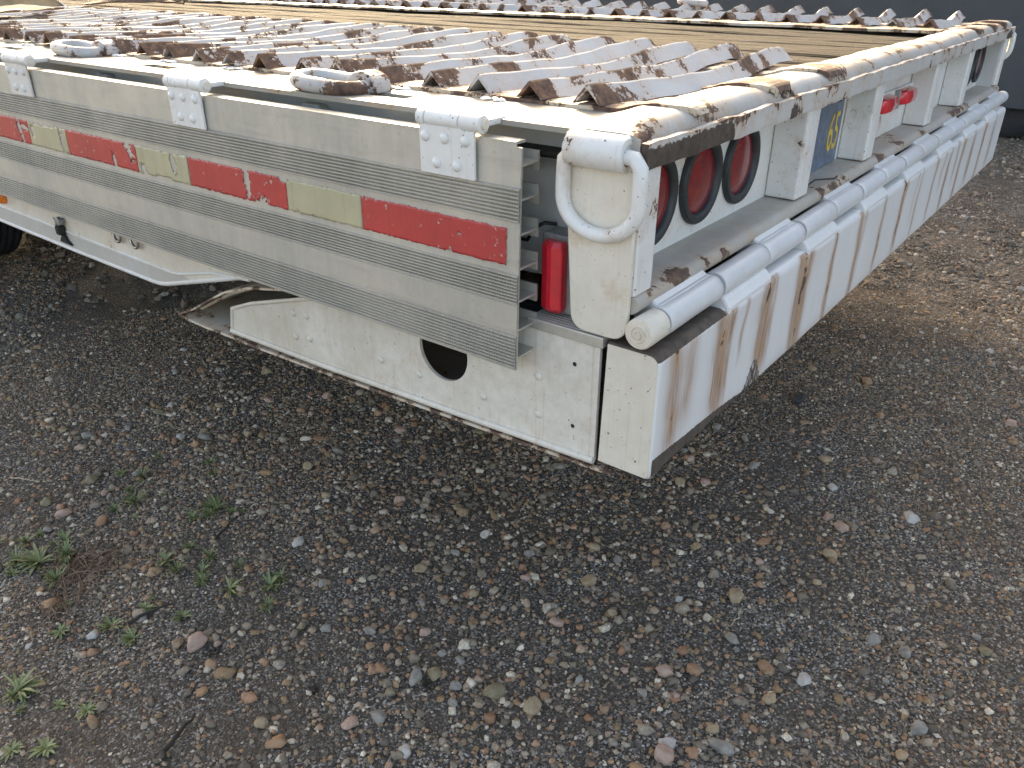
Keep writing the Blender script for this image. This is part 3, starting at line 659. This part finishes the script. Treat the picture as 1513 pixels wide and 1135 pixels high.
for i, x in enumerate(XS):
    tongue = 0; groove = 0
    for k in range(15):
        if k % 2 == 1: tongue += .25 * (1 + math.tanh((x - KB[k]) / .005)) * (1 + math.tanh((KB[k + 1] - x) / .005))
    for b in KB[1:15]: groove += math.exp(-((x - b) / .0045) ** 2)
    fade = np.clip(1 - dfront * 2.4, 0, 1) ** 1.5
    off = (-.0035 * tongue + .0032 * groove) * fade + .0012 * math.sin(x * 5) * np.sin(dfront * 3)
    front = (PY < -.03).astype(float)
    V[i, :, 0] = x; V[i, :, 1] = PY + off * front; V[i, :, 2] = PZ - .0035 * groove * (np.arange(len(prof)) < 10) + .0006 * math.sin(x * 33) * (PZ < -.42)
    for sx_, sw, sa, se in streaks:
        drift = sx_ + .006 * dfront * math.sin(sx_ * 40) + .0018 * np.sin(dfront * 16 + sx_ * 90)
        RU[i] += sa * np.exp(-((x - drift) / (sw * (1 - .35 * dfront))) ** 2) * np.clip((se + .15 - dfront) / .25, 0, 1) * (.62 + .42 * fbm(dfront * 11, sx_ * 37 + 0 * dfront, int(sx_ * 977) % 97)) * (dfront > .015) * .78
        STN[i] += 2.0 * sa * np.exp(-((x - drift) / (sw * 1.9)) ** 2) * np.clip((se + .25 - dfront) / .3, 0, 1) * (dfront > .01)
    STN[i] += .5 * np.clip((dfront - .80) / .2, 0, 1) ** 2 * (.6 + .5 * float(fbm(x * 6, 5., 24)))
    RU[i] += .16 * np.clip((dfront - .90) / .1, 0, 1) * (.6 + .6 * float(fbm(x * 9, 2., 14)))
    if x < .2: RU[i] += .20 * (.5 + .5 * np.sin(x * 150)) * np.clip(1 - dfront, 0, 1) * front * .6
    gapk = (KB[0] - .06 < x < KB[1]) or any(KB[k] < x < KB[k + 1] for k in range(2, 15, 2))
    top = (np.arange(len(prof)) < 9)
    GR[i] += np.where(top & gapk, .75 if x < .2 else .3, 0)
    if x < .2: GR[i] += np.where((np.arange(len(prof)) >= 8) & (dfront < .10), .42, 0)
    be = (.17 * max(0, 1 - x / .34) ** .6 + .012 * float(fbm(x * 16, 1., 4))) * (x < .34)
    GR[i] += .85 * np.clip((dfront - (1 - be)) / .06 + .5, 0, 1) * (x > .002) * (be > .01)
    if .30 < x < .42: GR[i] += .55 * (dfront > 1.02 - .30 * float(np.exp(-((x - .345) / .03) ** 2)))
for i, ins in enumerate((.0032, .0014, .0004)): V[i, :, 1] += ins * (PY < -.03); V[i, :, 2] -= ins * (np.arange(len(prof)) < 9) * 1.0; V[i, :, 2] += ins * (PZ < -.43)
m = MB(); m.grid([[tuple(V[i, j]) for j in range(len(prof))] for i in range(len(XS))], True)
m.at['rust'] = RU.ravel().tolist(); m.at['grey'] = GR.ravel().tolist(); m.at['stain'] = np.clip(STN, 0, 1).ravel().tolist(); bp = part(m, 'bumper_plate', 'plate')
# its near and far end walls
op = [(PY[j], PZ[j]) for j in range(len(prof))]
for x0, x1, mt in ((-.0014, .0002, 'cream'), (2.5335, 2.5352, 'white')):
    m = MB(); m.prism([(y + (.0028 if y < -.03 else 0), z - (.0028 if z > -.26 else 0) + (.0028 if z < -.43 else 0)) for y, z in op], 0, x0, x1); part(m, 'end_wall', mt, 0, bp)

# ---- web of the side beam and its bottom flange
path = [(.012, -.20), (.30, -.215), (.60, -.262), (.80, -.331), (1.115, -.419), (1.30, -.4185), (1.86, -.412), (6.2, -.41)]
for sgn, x0 in ((1, .063), (-1, W - .063)):
    m = MB(); m.prism([(.012, .001)] + path + [(6.2, .001)], 0, x0, x0 + sgn * .006); part(m, 'side_web', 'web' )
    xo, xi = x0 - sgn * .060, x0 - sgn * .0005
    lo = [(.66, -.300), (.80, -.335), (.95, -.3765), (1.10, -.4175), (1.125, -.4215), (1.16, -.4225), (1.5, -.420), (1.86, -.4145), (6.2, -.412)]
    hi = [(6.2, -.3375), (.82, -.3375), (.75, -.322)] if sgn == 1 else [(6.2, -.3), (.66, -.29)]
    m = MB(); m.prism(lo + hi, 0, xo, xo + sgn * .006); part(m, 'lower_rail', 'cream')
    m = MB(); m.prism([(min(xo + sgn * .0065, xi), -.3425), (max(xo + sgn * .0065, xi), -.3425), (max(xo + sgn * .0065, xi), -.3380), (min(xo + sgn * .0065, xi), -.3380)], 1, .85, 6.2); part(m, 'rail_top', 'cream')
    m = MB(); m.tube([(xo + sgn * .001, y, z + .002) for y, z in lo], .0052, 10); part(m, 'bottom_lip', 'white')
    m = MB(); m.tube([(xo + sgn * .0005, y, z) for y, z in [(.80, -.340), (.92, -.352), (1.04, -.3805), (1.07, -.3835), (1.5, -.3765), (1.86, -.3705), (6.2, -.37)]], .0036, 8); part(m, 'weld_seam', 'white')
    m = MB(); m.prism([(1.075, -.3865), (1.5, -.3795), (1.86, -.3735), (6.2, -.373), (6.2, -.4065), (1.86, -.409), (1.5, -.4145), (1.16, -.417), (1.125, -.416), (1.10, -.412), (1.0, -.385), (1.03, -.3825)], 0, xo - sgn * .0012, xo - sgn * .0002); part(m, 'rail_strip', 'greystrip')
# rope hooks in the gap above the panel
for y in (.625, 1.264, 1.9):
    m = MB(); m.prism([(y - .03, -.034), (y + .03, -.034), (y + .02, -.016), (y - .02, -.016)], 0, .045, .0622); part(m, 'rope_hook', 'web', .003)

# ---- hinged aluminium side panel
PE = .145
def px_(z): return -.036 + (z + .008) * .03
zs = []                                          # (z, outward offset, ridge mask)
def ridges(z0, z1, n):
    pit = (z1 - z0) / n
    for k in range(n): zs.extend([(z0 + pit * (k + .02), 0, 1), (z0 + pit * (k + .30), .0030, 0), (z0 + pit * (k + .62), .0030, 0), (z0 + pit * (k + .88), 0, 1)])
zs.append((-.0085, 0, 0)); zs.append((-.0610, 0, 0)); zs.append((-.0612, -.0012, 0)); ridges(-.0625, -.1065, 9); zs += [(-.1075, 0, 0), (-.1730, 0, 0)]; ridges(-.1740, -.2145, 9)
zs += [(-.2155, 0, 0), (-.2165, .0012, 0), (-.2562, .0012, 0), (-.2572, 0, 0)]; ridges(-.2582, -.3068, 10); zs.append((-.3092, 0, 0))
P = []; at = []; kn = []
for y in list(np.linspace(PE, PE + .02, 3)) + list(np.linspace(PE + .05, 2.4, 46)) + [4.0, 6.0]:
    wob = .0008 * math.sin(y * 4.4)
    P.append([(px_(z) - o_ + wob, y + (.008 if (z > -.0095 and y < PE + .001) else 0), z) for z, o_, q in zs]); at += [q * .9 for z, o_, q in zs]; kn += [1.0 if o_ > .0015 else 0 for z, o_, q in zs]
m = MB(); m.grid(P, False); m.at['rust'] = at; m.at['knurl'] = kn; panel = part(m, 'side_panel', 'alu')
m = MB(); m.prism([(px_(-.0085) + .0006, -.0145), (px_(-.309) + .0006, -.3092), (px_(-.309) + .004, -.3092), (px_(-.0085) + .004, -.0145)], 1, PE + .0005, 6.0); part(m, 'panel_back', 'alu', 0, panel)
m = MB(); m.box(px_(-.0085) + .0003, -.012, PE + .012, 6.0, -.0125, -.0090); part(m, 'top_lip', 'alu', 0, panel)
for z in (-.036, -.078, -.122, -.167, -.211, -.252, -.292):
    m = MB(); xa = px_(z) + .0042; m.box(xa, .0, PE + .001, 6.0, z - .0015, z + .0015); m.box(.0002, .0032, PE + .001, 6.0, z - .011, z + .013); part(m, 'fin', 'alu', 0, panel)
# reflective tape, peeled in places
def tape_seg(y0, y1, mat, label, peels, seed):
    cs = .0033; ny = int((y1 - y0) / cs); nz = 15; r = np.random.default_rng(seed); z0, z1 = -.1645, -.1155; pts = {}; m = MB(); off = .0008
    yy = np.linspace(y0, y1, ny + 1); zz = np.linspace(z0, z1, nz + 1); keep = np.ones((ny, nz), bool)
    for i in range(ny):
        for j in range(nz):
            y, z = (yy[i] + yy[i + 1]) / 2, (zz[j] + zz[j + 1]) / 2
            for py, pz, ry, rz, sl in peels:
                d = ((y - py - sl * (z - pz)) / ry) ** 2 + ((z - pz) / rz) ** 2 + .35 * r.normal()
                if d < 1: keep[i, j] = False
            if (j in (0, nz - 1)) and r.random() < .03: keep[i, j] = False
    vs = []; ix = {}
    def vid(i, j):
        if (i, j) not in ix:
            e = .0009; ix[i, j] = len(vs); z = zz[j] + r.normal() * e * .8; y = yy[i] + (r.normal() * e if 0 < i < ny else r.normal() * .0003); vs.append((px_(z) - off + .0008 * math.sin(y * 4.4), y, z))
        return ix[i, j]
    fs = [(vid(i, j), vid(i + 1, j), vid(i + 1, j + 1), vid(i, j + 1)) for i in range(ny) for j in range(nz) if keep[i, j]]
    m.add(vs, fs, True); o = part(m, 'reflective_tape', mat, 0, panel); o['label'] = label
    s = o.modifiers.new('t', 'SOLIDIFY'); s.thickness = .0004; s.offset = 0
tape_seg(.165, .430, 'tapered', 'red reflective tape strip nearly intact', [(.243, -.138, .0035, .0035, 0)], 1)
tape_seg(.4315, .5985, 'tapewhite', 'faded yellowish tape strip', [], 2)
tape_seg(.600, .862, 'tapered', 'red reflective tape strip torn at one end', [(.665, -.165, .016, .012, 0), (.606, -.1165, .012, .006, 0), (.700, -.135, .008, .026, .1)], 3)
tape_seg(.864, 1.0285, 'tapewhite', 'faded yellowish tape strip with peeled spots', [(.91, -.135, .009, .018, .2), (1.012, -.157, .010, .010, .5), (.945, -.165, .03, .004, 0)], 4)
tape_seg(1.030, 1.288, 'tapered', 'red reflective tape strip with torn corner', [(1.054, -.127, .011, .020, .4), (1.112, -.157, .006, .014, .2)], 5)
tape_seg(1.290, 1.4515, 'tapewhite', 'faded yellowish tape strip flaking at its ends', [(1.313, -.140, .006, .03, .1), (1.437, -.135, .008, .012, 0), (1.38, -.1155, .04, .004, 0)], 6)
tape_seg(1.453, 1.722, 'tapered', 'red reflective tape strip with a torn arc', [(1.496, -.135, .007, .028, .3), (1.476, -.131, .018, .006, .3)], 7)
tape_seg(1.7235, 1.89, 'tapewhite', 'faded yellowish tape strip beyond the torn arc', [], 8)
# hinges of the panel
for hc in (.2587, .835, 1.431, 2.02):
    y0, y1 = hc - .0460, hc + .0460; xo = px_(-.03) - .0028; n0, n1 = hc - .0215, hc + .0345
    pl_ = [(y0, -.0626), (y1, -.0626), (y1, -.0025), (n1 + .003, -.0015), (n1, .004), (n1, .010), (n0, .010), (n0, .003), (n0 - .004, -.0025), (y0, -.0025)]
    m = MB(); m.prism(pl_, 0, xo - .0048, xo); lf = part(m, 'panel_hinge', 'white', .0012)
    for yy, zz in ((hc + .035, -.0150), (hc + .002, -.0150), (hc - .032, -.0150), (hc + .017, -.0475), (hc - .017, -.0475)):
        m = MB(); m.lathe([(0, .0072), (-.001, .0072), (-.0034, .0052), (-.0046, .0022), (-.0048, .0003)], (xo - .0046, yy, zz), (1, 0, 0), 16, False, True); part(m, 'rivet', 'white', 0, lf)
    kx, kz = xo + .0035, .0066
    for a, b in ((y1 + .004, n1 + .001), (n1, n0), (n0 - .001, y0 - .010)):
        m = MB(); m.lathe([(0, .0085), (.0008, .0112), (abs(a - b) - .001, .0112), (abs(a - b), .0085)], (kx, a, kz), (0, -1, 0), 20); part(m, 'knuckle', 'white', 0, lf)
    m = MB(); m.tube([(kx, y0 - .006, kz), (kx, y0 - .0135, kz)], .0062, 14); part(m, 'pin', 'cream', 0, lf)
    m = MB(); m.box(kx + .004, .012, y0 - .008, n0 - .002, .0025, .0110); m.box(kx + .004, .012, n1 + .002, y1 + .003, .0025, .0110); part(m, 'deck_leaf', 'white', .002, lf)

# ---- tie-down rings lying on the side deck
for yc, xc in ((.557, .045), (1.395, .085)):
    cx_, w2, l2 = xc, .034, .062; pts = []
    for k in range(48):
        a = 2 * math.pi * k / 48; ca, sa = math.cos(a), math.sin(a)
        pts.append((cx_ + w2 * math.copysign(abs(ca) ** .75, ca), yc + .012 + l2 * math.copysign(abs(sa) ** .75, sa), .0195 + .004 * sa))
    m = MB(); m.tube(pts, .0118, 12, False, True); m.at['rust'] = [.16 if v_[1] < yc - .01 else .03 for v_ in m.v]; rg = part(m, 'deck_ring', 'cleat')
    m = MB(); pr = [(-.033, .0075)] + [(-.033 * math.cos(math.pi * k / 14), .013 + .025 * math.sin(math.pi * k / 14)) for k in range(15)] + [(.033, .0075)]
    m.prism([(yc - .036 + u, v) for u, v in pr], 0, cx_ + .014, cx_ + .050); m.at['rust'] = [.28 if v_[1] < yc - .042 else .05 for v_ in m.v]; part(m, 'lug', 'cleat', .003, rg)
for yc in (1.15, 2.4):
    pts = [(W - .075 + .034 * math.cos(2 * math.pi * k / 40), yc + .055 * math.sin(2 * math.pi * k / 40), .052 + .004 * math.sin(2 * math.pi * k / 40)) for k in range(40)]
    m = MB(); m.tube(pts, .0115, 12, False, True); rg = part(m, 'deck_ring', 'cleat')
    m = MB(); m.prism([(yc - .03, .0075), (yc + .03, .0075), (yc + .025, .04), (yc, .052), (yc - .025, .04)], 0, W - .09, W - .05); part(m, 'lug', 'cleat', .004, rg)

# ---- side marker lamp with its bracket
m = MB(); m.box(.026, .062, .106, .156, -.243, -.133); mk = part(m, 'marker_light', 'bracket', .003)
P = []
for s, hy in ((0, .0145), (.06, .017), (.94, .017), (1, .0145)):
    z = -.238 + .098 * s; q = .7 if s in (0, 1) else 1
    P.append([(.0255, .131 - hy, z), (.0255 - .012 * q, .131 - hy * .98, z), (.0255 - .0185 * q, .131 - hy * .2, z), (.0255 - .0185 * q, .131 + hy * .2, z), (.0255 - .012 * q, .131 + hy * .98, z), (.0255, .131 + hy, z)])
m = MB(); m.grid(P, False); m.add(P[0], [tuple(range(6))]); m.add(P[-1], [tuple(range(6))]); part(m, 'lens', 'lens', .0025, mk)
m = MB(); m.tube([(.05, .150, -.128), (.035, .158, -.124), (.03, .172, -.132), (.04, .19, -.155), (.05, .23, -.16)], .0026, 8); part(m, 'cable', 'wire', 0, mk)

# ---- tail beam below the panel: side plate with a round hole, rivets, lips and skins
def holed(outline, hc, hr, x0, x1, seg=40):
    bm = bmesh.new(); o = [bm.verts.new((x0, y, z)) for y, z in outline]; h = [bm.verts.new((x0, hc[0] + hr * math.cos(2 * math.pi * k / seg), hc[1] + hr * math.sin(2 * math.pi * k / seg))) for k in range(seg)]
    es = [bm.edges.new((l[i], l[(i + 1) % len(l)])) for l in (o, h) for i in range(len(l))]
    bmesh.ops.triangle_fill(bm, use_beauty=True, use_dissolve=False, edges=es, normal=(1, 0, 0))
    r = bmesh.ops.extrude_face_region(bm, geom=list(bm.faces)); bmesh.ops.translate(bm, verts=[q for q in r['geom'] if isinstance(q, bmesh.types.BMVert)], vec=(x1 - x0, 0, 0))
    bmesh.ops.recalc_face_normals(bm, faces=bm.faces); me = bpy.data.meshes.new('tail_beam'); bm.to_mesh(me); bm.free(); return me
outl = [(.041, -.4365), (.30, -.447), (.60, -.458), (.878, -.463), (.866, -.410), (.80, -.384), (.66, -.342), (.55, -.31), (.40, -.28), (.16, -.262), (.041, -.262)]
for xa, xb in ((-.001, .005), (W + .012, W + .018)):
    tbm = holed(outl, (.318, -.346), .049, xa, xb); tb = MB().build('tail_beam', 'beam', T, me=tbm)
    if xa < 1:
        for y, z in [(.676, -.373), (.641, -.369), (.678, -.419), (.639, -.413), (.457, -.401), (.371, -.401), (.239, -.398), (.138, -.332), (.137, -.393)]:
            m = MB(); m.lathe([(0, .0068), (-.001, .0068), (-.0030, .0048), (-.0040, .002), (-.0041, .0003)], (xa, y, z), (1, 0, 0), 14, False, True); part(m, 'rivet', 'beam', 0, tb)
        for y, z in [(.079, -.296), (.078, -.392)]:
            m = MB(); m.lathe([(-.0005, .0032), (-.0006, .0004)], (xa, y, z), (1, 0, 0), 12); part(m, 'drill_hole', 'dark', 0, tb)
        pts = [(xa - .001, y, z + .002) for y, z in outl[:4]]; m = MB(); m.tube(pts, .0055, 10); part(m, 'bottom_lip', 'beam', 0, tb)
        m = MB(); m.tube([(xa, .878, -.461), (xa, .866, -.411), (xa, .80, -.385), (xa, .66, -.343), (xa, .56, -.314)], .004, 8); part(m, 'edge_lip', 'beam', 0, tb)
bot = [(.012, -.4475), (.20, -.4545), (.40, -.4625), (.60, -.4715), (.80, -.4775), (.88, -.4795), (.97, -.4795), (1.02, -.4785), (1.062, -.4760)]
top = [(1.062, -.4745), (1.00, -.446), (.94, -.414), (.88, -.384), (.80, -.355), (.70, -.337), (.60, -.326), (.40, -.30)]
for nm, pa, th in (('bottom_skin', bot, .005), ('top_skin', top, .004)):
    P = []; at = []
    for x in [-.004] + list(np.linspace(.0, W, 30)) + [W + .02]:
        for_row = []
        for i, (y, z) in enumerate(pa):
            for_row.append((x, y, z + .001 * math.sin(y * 30 + x * 9)))
        P.append(for_row); at += [.25 if x < .01 else .0] * len(pa)
    m = MB(); m.grid(P, False); m.at['rust'] = at; o = part(m, nm, 'skin'); s = o.modifiers.new('t', 'SOLIDIFY'); s.thickness = th; s.offset = -1 if nm == 'bottom_skin' else 1
m = MB(); m.tube([(.02, y, z - .012) for y, z in ((1.01, -.44), (.95, -.408), (.89, -.378), (.81, -.348), (.7, -.328))], .005, 8); part(m, 'rolled_edge', 'skin')
# grooved step strip at the rear end of the beam
m = MB(); m.prism([(-.004, -.2605), (-.004, -.2475)] + [q for k in range(6) for q in ((-.0035 + k * .0068, -.2455), (.001 + k * .0068, -.2455), (.0012 + k * .0068, -.2470), (.0030 + k * .0068, -.2470))] + [(.040, -.2455), (.040, -.2605)], 1, .036, .156); part(m, 'step_strip', 'alu', .0006)
m = MB(); m.box(.041, .062, .030, .60, -.268, -.2482); part(m, 'step_backing', 'under')
# little fittings on the rail: U rods, clamp, amber lamp
for y in (1.247, 1.178):
    pts = [(-.006, y + .016, -.318)] + [(-.006, y + .016 * math.cos(a), -.332 - .018 * math.sin(a)) for a in np.linspace(0, math.pi, 14)] + [(-.006, y - .016, -.318)]
    m = MB(); m.tube(pts, .0036, 10); part(m, 'rope_rod', 'steelrod')
m = MB(); m.box(-.016, .0024, 1.498, 1.520, -.384, -.360); cl = part(m, 'clamp', 'dark', .006)
m = MB(); m.lathe([(0, .004), (.002, .0095), (.009, .0095), (.011, .006), (.02, .006)], (-.017, 1.517, -.352), (1, 0, 0), 14); part(m, 'clamp_bolt', 'skin', 0, cl)
m = MB(); m.lathe([(0, .005), (.002, .010), (.010, .010), (.013, .006), (.018, .006)], (-.015, 1.500, -.349), (1, 0, 0), 14); part(m, 'clamp_nut', 'bracket', 0, cl)
m = MB(); m.prism([(1.475, -.4055), (1.53, -.4035), (1.522, -.393), (1.512, -.384), (1.500, -.386), (1.495, -.396)], 0, -.006, .0012); part(m, 'clamp_foot', 'dark', .002, cl)
m = MB(); m.lathe([(0, .0002), (.003, .011), (.008, .017), (.016, .020), (.022, .020)], (-.018, 1.806, -.340), (1, 0, 0), 20, True, True); part(m, 'amber_light', 'amber')

# ---- underside: cross members, long beams, axles and wheels
for k in range(16):
    y = .5 + k * .45; m = MB(); m.box(.07, W - .07, y, y + .06, -.13, -.046); part(m, 'cross_member', 'under')
for x in (.72, 1.75):
    m = MB(); m.box(x, x + .09, .08, 7.5, -.33, -.131); part(m, 'frame_beam', 'under')
m = MB(); m.box(.07, W - .07, .35, .36, -.30, -.05); part(m, 'tail_bulkhead', 'under')
wm = MB(); wm.lathe([(-.105, .22), (-.108, .30), (-.10, .365), (-.085, .385)] + [(t, .39 - (.012 if i % 4 == 0 else 0)) for i, t in enumerate(np.linspace(-.08, .08, 25))] + [(.085, .385), (.10, .365), (.108, .30), (.105, .22)], (0, 0, 0), (1, 0, 0), 44, False, False); tyre = wm.mesh('tyre'); tyre.materials.append(M['rubber'])
rmm = MB(); rmm.lathe([(-.10, .215), (-.09, .19), (-.03, .17), (-.02, .11), (-.07, .09), (-.075, .0)], (0, 0, 0), (1, 0, 0), 32, False, False); rim = rmm.mesh('rim'); rim.materials.append(M['rim'])
for ay in (3.42, 4.42):
    for wx in (.19, .435, W - .435, W - .19):
        wo = bpy.data.objects.new('wheel', rim); COL.objects.link(wo); wo.parent = T; wo.location = (wx, ay, .392 - H)
        q = bpy.data.objects.new('tyre', tyre); COL.objects.link(q); q.parent = wo
    m = MB(); m.tube([(.2, ay, .392 - H), (W - .2, ay, .392 - H)], .06, 16); part(m, 'axle', 'under')

# ------------------------------------------------------------------ things lying on the deck
B = thing('covered_board', 'tan block with a white sheet draped over it on the deck', 'covered block', (.66, 3.02, H + .018))
m = MB(); m.prism([(-.34, 0), (.10, 0), (.14, .02), (.12, .058), (-.34, .062)], 1, -.10, .35); m.build('block', 'tan', B, .006)
P = []
for i in range(26):
    u = -.36 + .56 * i / 25; row = []
    for j in range(12):
        v = -.13 + .5 * j / 11; zz = .074 + .006 * math.sin(u * 30 + v * 9) + .004 * math.sin(u * 70)
        if u > .06: zz -= (u - .06) * .42
        if j == 0: zz -= .016 + .005 * math.sin(u * 45)
        row.append((u, v, zz))
    P.append(row)
m = MB(); m.grid(P); so_ = m.build('sheet', 'white_sheet', B); s = so_.modifiers.new('t', 'SOLIDIFY'); s.thickness = .004
def scrap(x, y, l, wd, h, rz, label):
    P = []; at = []
    for i in range(14):
        s = i / 13; row = []
        for j in range(6):
            t = j / 5; row.append((s * l, (t - .5) * wd * (1 - .4 * s), .004 + h * math.sin(math.pi * s) ** 2 * (1 - (2 * t - 1) ** 2 * .8) + .003 * math.sin(9 * s + 4 * t)))
        P.append(row); at += [.3] * 6
    m = MB(); m.grid(P, False); m.at['rust'] = at; o = m.build('scrap_plate', 'bar'); o.location = (x, y, H + .046); o.rotation_euler.z = rz
    s = o.modifiers.new('t', 'SOLIDIFY'); s.thickness = .004; return tag(o, label, 'scrap metal')
scrap(.80, 2.75, .34, .12, .045, -.5, 'bent rusty steel scrap humped up on the cleats')
scrap(.30, 2.40, .30, .14, .012, .4, 'flat dark rusty steel scrap lying across the cleats')

# ------------------------------------------------------------------ trailer parked alongside
NB = thing('parked_trailer', 'dark slate box trailer with side skirts parked alongside', 'trailer', (6.2, 0, 0))
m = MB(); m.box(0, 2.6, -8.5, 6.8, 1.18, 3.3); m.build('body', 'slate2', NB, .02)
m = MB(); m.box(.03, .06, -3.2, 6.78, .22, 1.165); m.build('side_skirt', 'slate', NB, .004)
m = MB(); m.box(-.02, .02, -8.5, 6.8, 1.10, 1.1795); m.build('bottom_rail', 'slate2', NB, .004)
for yy in (-.95, .42):
    for wx in (.22, 2.38):
        wo = bpy.data.objects.new('wheel', rim); COL.objects.link(wo); wo.parent = NB; wo.location = (wx, yy, .5); wo.scale = (1.2, 1.28, 1.28); wo.rotation_euler.z = 0
        q = bpy.data.objects.new('tyre', tyre); COL.objects.link(q); q.parent = wo
    m = MB(); m.tube([(.2, yy, .5), (2.4, yy, .5)], .07, 14); m.build('axle', 'under', NB)
m = MB(); m.box(.55, 2.2, -2.2, 6.5, .65, 1.179); m.build('undercarriage', 'under', NB)
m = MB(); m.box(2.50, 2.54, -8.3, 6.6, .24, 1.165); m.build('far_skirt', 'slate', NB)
